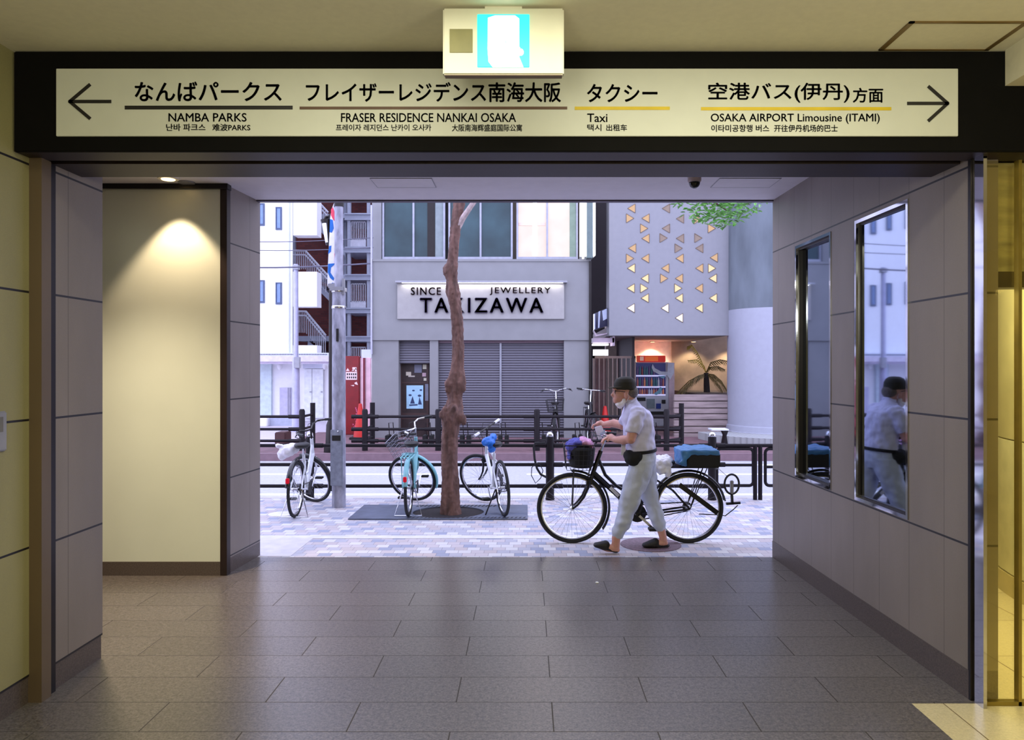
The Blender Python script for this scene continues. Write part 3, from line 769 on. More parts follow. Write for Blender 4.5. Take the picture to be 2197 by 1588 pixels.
WHITEPAINT = mat('white_bike_paint', (226, 230, 238), .3); TEAL = mat('pale_turquoise_paint', (128, 190, 200), .35, vary=.05)
bicycle('bicycle', 'white bicycle with a wrapped bundle, parked left of the utility pole', (XX(634, 8.2), 8.2, 0), PI / 2 + .03, .93, WHITEPAINT, BLACKPAINT, steer=1.15, lean=.01,
        basket=None, rack=False, fenders=True, grip_m=BLACKPL, bar='swept', bar_m=DARKM, dx=-.12)
bicycle('bicycle', 'pale turquoise city bicycle parked left of the tree trunk', (XX(877, 8.2), 8.2, .016), PI / 2 + .03, .93, TEAL, TEAL, steer=1.3, lean=.0, basket=SPOKE, rack=TEAL, grip_m=BLACKPL, dx=-.12)
bicycle('bicycle', 'white sports bicycle with blue saddle cover, right of the tree trunk', (XX(1081, 8.2), 8.2, .016), PI / 2 + .27, .93, WHITEPAINT, BLACKPAINT, steer=.8, lean=-.06, bar='flat', straight=True,
        rack=False, fenders=False, stand='side', grip_m=mat('pale_grip', (220, 220, 226), .5), fork_m=BLACKPAINT, bar_m=DARKM, dx=-.12)
bicycle('bicycle', 'dark bicycle with wire basket behind the far railing at the shutter', (XX(1190, 15.6), 15.6, .09), -PI / 2, 1.0, DARKM, DARKM, steer=-.15, basket=BLACKPL, bar_h=.10)
bicycle('bicycle', 'black bicycle behind the far railing before the bar gate', (XX(1260, 15.6), 15.6, .09), -PI / 2, 1.0, BLACKPAINT, BLACKPAINT, steer=.3, bar='flat', bar_h=.12, basket=None)
# bundles on the parked bicycles
t = soft('plastic_bag', 'white wrapped bundle hung beside the saddle of the left parked bicycle', 'bag', mat('white_plastic_film', (0, 0, 0)),
     [(P(616, 968, 8.4), (.085, .10, .075)), (P(600, 956, 8.4), (.05, .04, .025)), (P(628, 962, 8.45), (.07, .09, .06)), (P(607, 975, 8.4), (.06, .07, .06))], .01, (.06, .04))
t = soft('saddle_cover', 'bright blue cover tied over the saddle right of the tree', 'saddle cover', mat('bright_blue_film', (20, 110, 210), .4, bump=.3, bscale=30),
     [(P(1048, 948, 8.36), (.078, .10, .055)), (P(1055, 962, 8.34), (.045, .05, .05)), (P(1058, 938, 8.4), (.04, .08, .04))], .008, (.05, .03))

struct('sidewalk_pale', MB().box(-20, -5.0, 14.6, 40, -.1, .094).box(-5.0, -4.0, 17.9, 40, -.1, .094), mat('pale_far_pavement', (188, 180, 192), .7, vary=.08))
# ---------------------------------------------------------------- tree with its grate
TY = 8.40
BARK = mat('tree_bark', (106, 78, 70), 0.85, vary=0.5, scale=18, bump=1.0, bscale=30, stretch=(1, 1, 0.22))
path = [(1112, 970, 26), (1106, 969, 24), (1090, 967, 21), (1060, 966, 19), (1000, 964, 17.5), (940, 965, 17.5), (915, 967, 19), (898, 969, 23), (885, 969, 24), (874, 973, 19), (855, 977, 15.5), (838, 977, 18), (822, 978, 21), (810, 980, 18), (790, 981, 14), (750, 983, 13),
        (700, 982, 12.5), (660, 977, 12.5), (632, 972, 14), (618, 971, 14), (600, 970, 12), (585, 968, 15), (574, 968, 15), (560, 971, 11), (520, 974, 11), (480, 979, 11.5), (440, 985, 12), (400, 991, 11.5), (340, 998, 11), (260, 1004, 10.5), (180, 1012, 9)]
t = thing('street_tree', 'knobbly street tree rising from the metal grate, leaves at upper right', 'tree', (XX(969, TY), TY, -.06))
b = MB(); N = 28; vs = []; rnd = random.Random(3)
fine = []
for (y0, x0, r0), (y1, x1, r1) in zip(path[:-1], path[1:]):
    k = max(1, int(abs(y0 - y1) / 8))
    for i in range(k): u = i / k; fine.append((y0 + (y1 - y0) * u, x0 + (x1 - x0) * u, r0 + (r1 - r0) * u))
fine.append(path[-1]); u = TY / F
for y, x, r in fine:
    c = P(x, y, TY); knob = 1.0 if (868 < y < 905 or 805 < y < 842 or 570 < y < 592 or 610 < y < 640) else 0.35
    for k in range(N):
        a = 2 * PI * k / N
        rr = r * u * (1 + knob * .16 * math.sin(3 * a + y * .05) + knob * .10 * math.sin(7 * a - y * .21) + .05 * math.sin(5 * a + y * .02) + rnd.uniform(-.05, .05))
        vs.append(c + Vector((rr * math.cos(a), rr * math.sin(a), rnd.uniform(-.006, .006))))
n = len(fine)
b.add(vs, [(i * N + k, i * N + (k + 1) % N, (i + 1) * N + (k + 1) % N, (i + 1) * N + k) for i in range(n - 1) for k in range(N)] + [tuple(range(N))[::-1], tuple((n - 1) * N + k for k in range(N))])
for px, py, r, dy in ((948, 890, .04, -.08), (993, 898, .045, -.05), (995, 905, .035, -.07), (955, 880, .04, -.1), (962, 822, .035, -.06), (994, 834, .035, -.05), (957, 582, .035, -.03), (975, 876, .03, -.11), (983, 630, .02, -.04), (960, 838, .03, -.05)):
    b.ball(P(px, py, TY + dy), (r, r, r * 1.2), n=10, m=7)
remesh(b, 'trunk', BARK, t, .014, 2, (.03, .016))
b = MB(); b.tube([P(981, 486, TY), P(993, 468, TY - .03), P(1008, 446, TY - .08), P(1026, 420, TY - .1), P(1060, 330, TY - .1)], [.05, .035, .03, .03, .02], 10)
b.build('branch', mat('pale_bark', (176, 158, 156), .8, vary=.3, scale=20), t)
b = MB(); b.tube([P(1000, 300, TY), P(1150, 285, 8.1), P(1330, 330, 7.7), P(1480, 400, 7.4), P(1560, 452, 7.3)], [.05, .04, .03, .016, .006], 8)
b.tube([P(1400, 360, 7.6), P(1520, 400, 7.5), P(1610, 440, 7.5)], [.016, .01, .004], 6); b.build('branch', BARK, t)
LEAF = mat('fresh_leaf', (120, 184, 84), .45, vary=.45, scale=14)
b = MB(); rnd = random.Random(11)
for i in range(900):
    px = rnd.gauss(1545, 46); px = min(max(px, 1452), 1640)
    edge = 432 + 58 * max(0, 1 - ((px - 1540) / 100.0) ** 2) ** .7 * rnd.uniform(.75, 1)
    py = rnd.uniform(360, edge); Y = rnd.uniform(7.0, 7.8)
    c = P(px, py, Y); L = rnd.uniform(.05, .085); a = rnd.uniform(0, 2 * PI); d = Vector((math.cos(a), math.sin(a) * .7, rnd.uniform(-.7, .3))).normalized()
    s = d.cross(Vector((rnd.uniform(-.4, .4), rnd.uniform(-.6, .2), 1))).normalized() * L * .26; up = s.cross(d).normalized() * .008
    b.add([c, c + d * L * .35 + s + up, c + d * L * .75 + s * .7 + up, c + d * L, c + d * L * .75 - s * .7 + up, c + d * L * .35 - s + up, c + d * L * .5 - up * .3], [(0, 1, 6), (1, 2, 6), (2, 3, 6), (3, 4, 6), (4, 5, 6), (5, 0, 6)])
f = b.build('leaves', LEAF, t, smooth=0); f['kind'] = 'stuff'
# grate
GX0, GX1, GY0, GY1 = -1.93, 0.01, 8.05, 8.86
t = thing('tree_grate', 'blue grey slotted metal grate around the tree foot', 'tree grate', ((GX0 + GX1) / 2, (GY0 + GY1) / 2, 0.0))
GR = mat('grate_steel', (104, 112, 132), .45, .4, vary=.2, scale=6)
cx, cy, R = XX(962, 8.42), 8.42, .40
b = MB(); n = 64
def edge_pt(a):
    dx, dy = math.cos(a), math.sin(a)
    k = min(((GX1 - cx) if dx > 0 else (GX0 - cx)) / dx if abs(dx) > 1e-6 else 9, ((GY1 - cy) if dy > 0 else (GY0 - cy)) / dy if abs(dy) > 1e-6 else 9)
    return (cx + dx * k, cy + dy * k)
angs = sorted([2 * PI * i / n for i in range(n)] + [math.atan2(yy - cy, xx - cx) % (2 * PI) for xx in (GX0, GX1) for yy in (GY0, GY1)])
vs = []
for a in angs:
    ex, ey = edge_pt(a)
    for z in (.004, .016): vs += [(cx + R * math.cos(a), cy + R * .46 / .40 * .75 * math.sin(a), z), (ex, ey, z)]
N = len(angs); fs = []
for i in range(N):
    k, l = 4 * i, 4 * ((i + 1) % N)
    fs += [(k + 2, k + 3, l + 3, l + 2), (k, l, l + 1, k + 1), (k, k + 2, l + 2, l), (k + 1, l + 1, l + 3, k + 3)]
b.add(vs, fs); b.build('plate', GR, t)
b = MB()
x = -1.30
while x < -.36:
    for y0, y1 in ((8.07, 8.13), (8.73, 8.84)): b.add([(x, y0, .0175), (x + .022, y0, .0175), (x + .05, y1, .0175), (x + .028, y1, .0175)], [(0, 1, 2, 3)])
    x += .045
x = -.36
while x < -.02:
    b.add([(x, 8.07, .0175), (x + .02, 8.07, .0175), (x + .04, 8.13, .0175), (x + .02, 8.13, .0175)], [(0, 1, 2, 3)]); x += .045
b.build('slots', mat('slot_dark', (34, 30, 40), .8), t, smooth=0)
tag(MB().add([(cx + R * 1.05 * math.cos(2 * PI * i / 40), cy + R * 1.05 * .86 * math.sin(2 * PI * i / 40), .003) for i in range(40)], [tuple(range(40))]).build('soil', mat('tree_pit_soil', (34, 28, 30), .9, vary=.4, scale=40)), 'dark soil showing in the ring of the tree grate', 'soil', kind='stuff')
# manhole, white lid, paper scrap
t = MB().lathe((XX(1397, 6.9), 6.93, 0), [(.28, 0), (.28, .006), (.24, .007)], 40).build_at('manhole_cover', mat('manhole_iron', (120, 100, 110), .6, .3, vary=.3, scale=60), (XX(1397, 6.9), 6.93, 0))
tag(t, "round brown manhole cover under the walking man's rear foot", 'manhole cover')
t = MB().lathe((XX(604, 8.37), 8.37, 0), [(.145, 0), (.145, .005)], 30).build_at('drain_lid', mat('white_lid', (226, 224, 232), .5), (XX(604, 8.37), 8.37, 0))
tag(t, 'small white round lid in the pavers beside the left bicycle', 'drain lid')
p = P(1281, 1251, G(1251)); t = MB().box(p.x - .012, p.x + .012, p.y - .012, p.y + .012, 0, .008).build_at('paper_scrap', ROADWHITE, (p.x, p.y, 0), bevel=.003)
tag(t, 'tiny white paper scrap on the granite floor', 'litter')

# ---------------------------------------------------------------- railings
RAILP = mat('brown_black_rail_paint', (22, 16, 21), .6, 0, spec=.25)
NY = 9.28
t = thing('guard_railing', 'dark pipe railing with chrome ball posts behind the parked bicycles', 'railing', (0, NY, 0))
NP = (665, 1180, 1528)
for px in NP:
    x = XX(px, NY)
    b = MB(); b.lathe((x, NY, 0), [(.055, 0), (.057, .02), (.052, .03), (.052, ZZ(938, NY))], 16); k = b.build('post', RAILP, t)
    b = MB(); b.ball((x, NY, ZZ(934, NY)), .045); b.lathe((x, NY, ZZ(942, NY)), [(.05, 0), (.052, .02)], 16); b.build('ball_cap', CHROME, k)
for py in (956, 997, 1043):
    b = MB(); z = ZZ(py, NY); b.tube([(-9, NY, z), (XX(1660, NY) + 3 if py == 956 else XX(1528, NY), NY, z)], .022, 10)
    for px in NP:
        x = XX(px, NY); b.tube([(x - .16, NY, z), (x - .05, NY, z)], .03, 10); b.tube([(x + .05, NY, z), (x + .16, NY, z)], .03, 10)
    b.build('rail', RAILP, t)
t = thing('railing_section', 'dark railing section of rounded frames right of the last ball post', 'railing', (XX(1600, NY), NY, 0))
def rframe(mb, px0, px1, py0, py1, r=.02, rad=.05):
    x0, x1, z0, z1 = XX(px0, NY), XX(px1, NY), ZZ(py1, NY), ZZ(py0, NY); pts = []
    for cxx, czz, a0 in ((x1 - rad, z1 - rad, 0), (x0 + rad, z1 - rad, PI / 2), (x0 + rad, z0 + rad, PI), (x1 - rad, z0 + rad, 1.5 * PI)):
        for i in range(5): a = a0 + PI / 2 * i / 4; pts.append((cxx + rad * math.cos(a), NY, czz + rad * math.sin(a)))
    mb.tube(pts, r, 8, closed=True)
b = MB(); rframe(b, 1538, 1616, 963, 1042); b.build('panel_frame', RAILP, t); b = MB(); b.tube([(XX(1538, NY), NY, ZZ(998, NY)), (XX(1616, NY), NY, ZZ(998, NY))], .018, 8); b.build('cross_bar', RAILP, t)
b = MB(); rframe(b, 1642, 1740, 963, 1042); b.build('panel_frame', RAILP, t); b = MB(); b.tube([(XX(1642, NY), NY, ZZ(1002, NY)), (XX(1740, NY), NY, ZZ(1002, NY))], .018, 8); b.build('cross_bar', RAILP, t)
for px in (1620, 1631): MB().lathe((XX(px, NY), NY, 0), [(.026, 0), (.026, ZZ(956, NY))], 12).build('post', RAILP, t)
# lock loops hung on the rail
t = thing('cable_lock', 'black cable loops hung on the railing left of the pushed bicycle', 'cable lock', P(1150, 1043, NY - .06))
b = MB(); pts = [P(x, y, NY - .05) for x, y in ((1170, 950), (1148, 951), (1145, 960), (1147, 985), (1152, 1005), (1160, 1018), (1172, 1024))]; b.tube(pts, .014, 8)
b.build('cable', RUBBER, t)
b = MB(); b.tube([P(x, y, NY - .07) for x, y in ((1150, 995), (1141, 1003), (1140, 1020), (1149, 1037), (1160, 1026), (1165, 1010), (1160, 999))], .006, 6, closed=True); b.build('thin_loop', RUBBER, t)

FY = 13.95; FZ = .09
def far_rail(label, posts, x0, x1, extra=()):
    t = thing('guard_railing', label, 'railing', (XX((posts[0] + posts[-1]) / 2, FY), FY, FZ))
    for px in posts:
        b = MB(); b.lathe((XX(px, FY), FY, FZ), [(.055, 0), (.055, ZZ(882, FY) - FZ), (.04, ZZ(878, FY) - FZ)], 12); b.build('post', RAILP, t)
    for px, dy in extra:
        b = MB(); b.lathe((XX(px, FY + dy), FY + dy, FZ), [(.05, 0), (.05, .86)], 12); b.build('post', RAILP, t)
        for py in (894, 921, 946):
            b = MB(); q = min(posts, key=lambda p: abs(p - px)); b.tube([(XX(q, FY), FY, ZZ(py, FY)), (XX(px, FY + dy), FY + dy, ZZ(py, FY))], .024, 8); b.build('rail', RAILP, t)
    for py in (894, 921, 946):
        b = MB(); b.tube([(x0, FY, ZZ(py, FY)), (x1, FY, ZZ(py, FY))], .026, 8)
        for px in posts: b.tube([(XX(px, FY) - .25, FY, ZZ(py, FY)), (min(x1, XX(px, FY) + .25), FY, ZZ(py, FY))], .036, 8)
        b.build('rail', RAILP, t)
far_rail('dark pipe railing across the road before the white building', (648,), -9, XX(648, FY), ((671, .7),))
far_rail('dark pipe railing across the road before the shuttered shop', (783, 940, 1152, 1430), XX(783, FY), XX(1460, FY), ((799, .8), (1462, .5)))

# ---------------------------------------------------------------- poles, lamp, banner, wires
UY = 8.8
t = thing('utility_pole', 'grey stained utility pole with steel cover plate', 'pole', (XX(727, UY), UY, 0))
POLE = mat('stained_pole_paint', (150, 150, 166), .6, vary=.45, scale=14, stretch=(1, 1, .4))
x = XX(727, UY)
b = MB(); b.lathe((x, UY, 0), [(.079, 0), (.079, .9), (.076, ZZ(618, UY)), (.05, ZZ(617, UY)), (.05, 5.2)], 24); b.build('pole', POLE, t)
for py in (628, 663): MB().lathe((x, UY, ZZ(py, UY)), [(.079, 0), (.083, .006), (.083, .03), (.079, .036)], 24).build('band', CHROME, t)
b = MB(); b.box(XX(713, UY), XX(739, UY), UY - .095, UY - .06, ZZ(1040, UY), ZZ(921, UY)); k = b.build('cover_plate', mat('cover_plate_grey', (140, 146, 162), .5, .3, vary=.2, scale=20), t, bevel=.006)
MB().box(XX(717, UY), XX(735, UY), UY - .099, UY - .09, ZZ(944, UY), ZZ(933, UY)).build('plate_window', BLACKPL, k)
b = MB(); b.ball(P(725, 926, UY - .095), .012); b.build('bolt', CHROME, k)
MB().box(XX(725, UY), XX(730, UY), UY - .084, UY - .06, ZZ(733, UY), ZZ(706, UY)).build('slot', BLACKPL, t)
b = MB(); b.box(XX(712, UY), XX(740, UY), UY - .10, UY + .1, ZZ(625, UY), ZZ(617, UY)); b.bar(P(705, 614, UY), P(738, 610, UY), .05, .05); b.bar(P(737, 598, UY - .05), P(737, 632, UY - .05), .03, .03); b.build('bracket', GREYM, t)
MB().lathe((x, UY, ZZ(444, UY)), [(.056, 0), (.058, .16), (.056, .17)], 20).build('dark_sleeve', DARKM, t)
# banner
t = thing('banner', 'narrow white banner with blue and red blobs beside the utility pole', 'banner', P(712, 615, UY))
ed = [(718, 432), (711, 450), (708, 470), (707, 500), (705, 540), (703, 580), (702, 612), (718, 614), (721, 560), (722, 500), (721, 432)]
b = MB(); b.pprism(ed, UY + .02, .004); b.build('cloth', mat('banner_white', (232, 230, 240), .6), t)
BB_ = mat('banner_blue', (22, 104, 190), .6); BR_ = mat('banner_red', (232, 70, 96), .6)
for q in ([(708, 470), (714, 472), (716, 490), (712, 499), (707, 498)], [(706, 528), (711, 527), (710, 540), (704, 545)], [(704, 566), (718, 565), (717, 568), (710, 574), (709, 585), (717, 597), (715, 602), (708, 596), (703, 584)], [(710, 609), (714, 606), (718, 611), (717, 614), (708, 614)], [(717, 432), (719, 432), (719, 446), (716, 444)]): b = MB(); b.pprism(q, UY + .016, .003); b.build('blue_print', BB_, t)
for q in ([(710, 450), (714, 444), (720, 462), (720, 478), (714, 470), (710, 462)], [(717, 545), (721, 530), (721, 575), (718, 562)]): b = MB(); b.pprism(q, UY + .016, .003); b.build('red_print', BR_, t)
b = MB(); b.tube([P(702, 614, UY + .02), P(724, 614, UY + .02)], .008, 6); b.build('rod', GREYM, t)
# street lamp across the road
LYY = 13.7
t = thing('street_lamp', 'dark street lamp post with hanging lantern behind the utility pole', 'street lamp', (XX(710, LYY), LYY, FZ))
x = XX(710, LYY); b = MB(); b.lathe((x, LYY, FZ), [(.13, 0), (.13, .10), (.10, .13), (.085, .5), (.04, .62), (.035, ZZ(470, LYY))], 14); b.build('post', DARKM, t)
b = MB(); b.tube([(x, LYY, ZZ(470, LYY)), P(707, 464, LYY), P(700, 466, LYY), P(696, 473, LYY)], .03, 8); b.build('arm', DARKM, t)
a0, a1 = P(698, 474, LYY), P(704, 526, LYY); d = a1 - a0
b = MB(); b.tube([a0 - d * .05, a0 + d * .2, a1], [.09, .07, .04], 8); k = b.build('lantern_frame', DARKM, t)
b = MB(); b.tube([a0 + d * .12 + Vector((-.01, -.05, 0)), a0 + d * .9 + Vector((-.01, -.02, 0))], [.045, .03], 8); b.build('lantern_glass', mat('lantern_glass', (220, 222, 236), .2), k)
# overhead wires
for i, (ya, yb, lb) in enumerate(((509, 510, 'upper thin overhead wire before the white building'), (524, 531, 'sagging thin overhead wire below the top one'), (564, 565, 'thick overhead cable across the white building'))):
    WY = 16.45
    a, c = P(300, ya - 4, WY), P(801, yb, WY); pts = [a + (c - a) * (k / 12) + Vector((0, 0, -.12 * math.sin(PI * k / 12))) for k in range(13)]
    b = MB(); b.tube(pts, .018 if i == 2 else .009, 6); tag(b.build_at('overhead_wire', mat('wire_grey', (90, 88, 104), .6), a), lb, 'wire')
# white service pole
t = thing('service_pole', 'slim white pole with small boxes before the white building doors', 'pole', (XX(637, 18), 18, FZ))
b = MB(); b.lathe((XX(635, 18), 18, FZ), [(.10, 0), (.085, ZZ(775, 18)), (.06, ZZ(774, 18)), (.055, ZZ(575, 18))], 14); b.build('pole', mat('service_pole_paint', (178, 178, 206), .5), t)
MB().pbox(630, 643, 766, 790, 17.85, .1).build('junction_box', GREYM, t, bevel=.01); MB().pbox(627, 640, 568, 578, 17.9, .15).build('pole_cap', GREYM, t, bevel=.01)

# ---------------------------------------------------------------- shuttered jewellery shop
TYY = 16.4
PL = mat('grey_shop_render', (130, 130, 132), .75, vary=.05, scale=3)
SHUT = stripe_mat('shutter_slats', (98, 96, 106), 'Z', .055, .62, .45, .3)
ALU = mat('window_aluminium', (150, 152, 164), .4, .4)
t = thing('shop_building', 'grey jewellery shop building with roller shutters behind the tree', 'building', (XX(1033, TYY), TYY, FZ))
b = MB(); zg = 945
for q in ((798, 855, 730, 960), (922, 940, 730, 960), (1210, 1268, 730, 960)): b.pbox(*q, TYY + .04, 1.0)
b.pbox(798, 1268, 561, 730, TYY, 1.0); b.pbox(798, 1268, 150, 561, TYY + .9, 5.0)
b.pbox(798, 818, 150, 561, TYY + .2, .7); b.pbox(1243, 1262, 150, 561, TYY + .2, .7)
b.pbox(798, 1268, 556, 561, TYY - .02, 1.0); b.pbox(855, 1210, 945, 962, TYY + .06, .6)
b.pbox(818, 1243, 150, 300, TYY + .2, .7)
b.build('wall', PL, t)
# upper windows
DARKGL = mat('dark_green_glass', (46, 70, 76), .2, vary=.35, scale=1.2, spec=.35)
LITGL = mat('lit_room_glass', (150, 136, 124), .3, emit=(255, 232, 218), power=.62, vary=.25, scale=1.6)
for x0, x1, xm, m in ((820, 955, 887, DARKGL), (962, 1100, 1031, DARKGL), (1108, 1240, 1174, LITGL)):
    b = MB(); w = 4
    for q in ((x0, x0 + w, 300, 556), (x1 - w, x1, 300, 556), (x0 + w, x1 - w, 551, 556), (xm - 2, xm + 2, 300, 551), (x0 + w, x1 - w, 300, 304)): b.pbox(*q, TYY + .25, .09)
    f = b.build('window', ALU, t)
    MB().pbox(x0 + w, x1 - w, 304, 551, TYY + .30, .02).build('pane', m, f)
    if m is DARKGL and x0 < 900:
        MB().pbox(917, 933, 304, 551, TYY + .285, .012).build('dark_post', DARKM, f); MB().pbox(934, 951, 304, 551, TYY + .285, .012).build('curtain', mat('pale_curtain', (128, 138, 140), .8), f)
    if m is LITGL:
        MB().pbox(1143, 1152, 304, 549, TYY + .285, .012).build('tube_lamp', mat('tube_lamp', (255, 255, 255), .4, emit=(255, 250, 236), power=2.2), f)
        MB().pbox(1222, 1236, 304, 551, TYY + .285, .012).build('curtain', mat('green_curtain', (128, 146, 130), .8), f)
        MB().pbox(1112, 1170, 478, 484, TYY + .285, .012).build('shelf', mat('room_shelf', (226, 196, 176), .7), f)
# sign
sg = MB().pbox(852, 1211, 606, 685, TYY - .06, .06).build('sign_panel', mat('shop_sign_white', (150, 147, 146), .5, vary=.05), t, bevel=.01)
b = MB(); b.pbox(848, 1217, 602, 606, TYY - .22, .22); hd = b.build('lamp_hood', GREYM, t)
MB().pbox(862, 1208, 605.4, 606.6, TYY - .19, .09).build('lamp_strip', mat('white_lamp_strip', (255, 255, 255), .4, emit=(255, 250, 250), power=4), hd)
l = lamp('sign_lamp', 'AREA', P(1034, 607, TYY - .12), 50, (1, .98, .97), (math.radians(-25), 0, 0), shape='RECTANGLE', size=3.5, size_y=.05)
off = l.location.copy(); l.parent = t; l.location = off - t.location
SIGNINK = mat('dark_letter_metal', (52, 42, 66), .4, .3)
text('TAKIZAWA', 902, 1165, 640, 671, TYY - .075, SIGNINK, sg, depth=.03, bold=.028, space=1.28)
text('SINCE 1', 882, 963, 617, 633, TYY - .075, mat('small_letter_metal', (96, 78, 84), .5), sg, depth=.02, bold=.02, space=1.2)
text('JEWELLERY', 1051, 1181, 617, 633, TYY - .075, mat('small_letter_metal', (0, 0, 0)), sg, depth=.02, bold=.02, space=1.25)
for x0, x1, xs in ((940, 1072, 0), (1076, 1210, 0)): MB().pbox(x0, x1, 734, 945, TYY + .18, .04).build('roller_shutter', SHUT, t)
MB().pbox(1072, 1076, 734, 945, TYY + .15, .08).build('shutter_rail', ALU, t)
MB().pbox(940, 1210, 730, 736, TYY + .12, .2).build('shutter_box', mat('shutter_box_brown', (104, 84, 96), .5), t)
MB().pbox(855, 922, 732, 780, TYY + .18, .04).build('roller_shutter', SHUT, t)
d = MB().pbox(855, 922, 778, 945, TYY + .35, .05).build('shop_door', mat('dark_door_wood', (46, 30, 30), .5, vary=.3), t)
b = MB()
for q in ((858, 862, 780, 940), (915, 919, 780, 940), (862, 915, 886, 900), (862, 915, 820, 823)): b.pbox(*q, TYY + .34, .02)
b.build('door_frame', mat('door_frame_brown', (64, 42, 40), .5), d)
for q, c in (((871, 882, 798, 806), (196, 186, 170)), ((889, 905, 782, 800), (110, 112, 130)), ((907, 915, 782, 792), (200, 196, 176)), ((906, 914, 800, 808), (190, 160, 170)), ((909, 915, 811, 817), (200, 190, 180)), ((876, 890, 806, 809), (180, 170, 160)), ((912, 919, 824, 860), (120, 124, 140))):
    MB().pbox(*q, TYY + .337, .004).build('sticker', mat('sticker_%d' % c[0], c, .6), d)
po = MB().pbox(872, 908, 827, 877, TYY + .33, .005).build('poster', mat('poster_blue', (166, 208, 232), .5, vary=.12, scale=4), d)
b = MB()
for q in ([(880, 866), (885, 850), (890, 866)], [(897, 868), (900, 852), (905, 868)], [(878, 868), (896, 867), (896, 870), (878, 871)]): b.pprism(q, TYY + .325, .003)
for q in ((880, 848, .035), (900, 849, .04), (887, 838, .03), (903, 837, .03)): b.ball(P(q[0], q[1], TYY + .326), (q[2], .004, q[2] * .6))
b.build('poster_print', mat('poster_ink', (40, 56, 96), .6), po)
# drain pipe at each flank
MB().pbox(1264, 1269, 560, 945, TYY - .05, .08).build('drain_pipe', DARKM, t); MB().pbox(795, 798, 440, 760, TYY - .05, .08).build('drain_pipe', mat('pale_pipe', (176, 176, 196), .5), t)
# projecting light box
t = thing('projecting_sign', 'tall white lit sign box projecting beside the lit upper window', 'sign', P(1262, 556, TYY - .3))
WL = mat('white_tube_light', (255, 255, 255), .4, emit=(250, 250, 255), power=1.6)
MB().pbox(1259, 1272, 300, 553, TYY - .25, .3).build('sign_box', mat('sign_box_green', (96, 112, 110), .4), t)
MB().pbox(1245, 1259, 300, 553, TYY - .25, .25).build('light_tube', WL, t, bevel=.05); MB().pbox(1272, 1278, 300, 550, TYY - .25, .25).build('light_tube', WL, t, bevel=.03)

# ---------------------------------------------------------------- cycle stands on the far pavement
RY = 15.0
for px, lb in ((838, 'black cycle stand with wire loop before the shop door'), (918, 'black cycle stand between the shop door and the tree trunk'), (998, 'black cycle stand just right of the tree trunk'),
               (1080, 'black cycle stand before the middle rail of the shutters'), (1160, 'black cycle stand beside the dark bicycle with basket'), (1240, 'black cycle stand at the right pillar of the shop'), (1406, 'black cycle stand before the drinks machine')):
    x = XX(px, RY); t = thing('cycle_stand', lb, 'bicycle stand', (x, RY, FZ), 'cycle stands on the far pavement')
    for dx in (-.06, .07): MB().box(x + dx - .045, x + dx + .035, RY - .05, RY + .25, FZ, FZ + .19).build('wheel_block', RUBBER, t, bevel=.01)
    b = MB(); b.tube([(x - .04, RY + .1, FZ + .15), (x - .055, RY + .1, .52), (x + .03, RY + .1, .53), (x + .055, RY + .1, FZ + .15)], .009, 6); b.build('wire_loop', DARKM, t)

# ---------------------------------------------------------------- white building at the left
WY = 20.6
WH = mat('bright_white_render', (244, 244, 246), .7, vary=.02)
PBL = mat('pale_blue_white', (216, 222, 236), .6, vary=.03)
t = thing('white_building', 'bright white building with slit windows left of the steel staircase', 'building', (XX(560, WY), WY, FZ))
b = MB(); ya, yb, yc = WY + .3, WY + .9, WY + 4
b.foot([(XX(250, ya), ya), (XX(628, ya), ya), (XX(598, yc), yc), (XX(330, yc), yc)], ZZ(764, ya), ZZ(150, ya))
b.foot([(XX(250, yb), yb), (XX(705, yb), yb), (XX(690, yc), yc), (XX(330, yc), yc)], FZ, ZZ(764, yb))
b.build('wall', WH, t)
for y0, y1 in ((150, 505), (583, 658), (741, 762)): MB().pbox(628.6, 680, y0, y1, WY + .33, .45).build('balcony', WH, t)
WG = mat('slit_window_glass', (120, 146, 190), .15, vary=.1)
for x0, x1, y0, y1 in ((555, 567, 436, 484), (591, 604, 444, 493), (555, 567, 601, 650), (591, 604, 606, 653), (510, 523, 430, 480), (510, 523, 598, 648), (555, 567, 300, 340), (591, 604, 300, 340)):
    b = MB()
    for q in ((x0, x0 + 2, y0, y1), (x1 - 3, x1, y0, y1), (x0 + 2, x1 - 3, y0, y0 + 2), (x0 + 2, x1 - 3, y1 - 4, y1)): b.pbox(*q, WY + .26, .06)
    f = b.build('window', mat('window_dark_frame', (70, 84, 116), .5), t); MB().pbox(x0 + 2, x1 - 3, y0 + 2, y1 - 4, WY + .285, .02).build('pane', WG, f)
b = MB(); b.tube([P(620, 150, WY + .22), P(620, 764, WY + .22)], .035, 8); b.build('down_pipe', PBL, t)
b = MB(); b.pbox(250, 705, 764, 776, WY - .2, .6); b.pbox(250, 705, 776, 781, WY - .05, .5); b.build('canopy', mat('canopy_pale', (214, 206, 220), .6), t)
b = MB()
for k in range(60):
    x = 500 + k * 3.4
    if x < 703: b.ball(P(x, 760.5, WY - .16), .017, n=6, m=4)
b.build('tile_ends', mat('tile_end_grey', (110, 106, 124), .7), t)
MB().pbox(500, 705, 757, 764, WY - .15, .5).build('tile_roof', PBL, t)
MB().pbox(553, 582, 780, 898, WY + .80, .1).build('door', mat('pale_green_door', (206, 222, 226), .5), t)
for x0, x1 in ((653, 669), (670, 693)):
    k = MB().pbox(x0, x1, 792, 897, WY + .80, .1).build('door', mat('white_door', (232, 236, 240), .5), t)
    MB().pbox(x1 - 5, x1 - 2, 840, 842, WY + .76, .04).build('handle', GREYM, k)
MB().pbox(650, 695, 778, 791, WY + .78, .1).build('door_head', PBL, t)
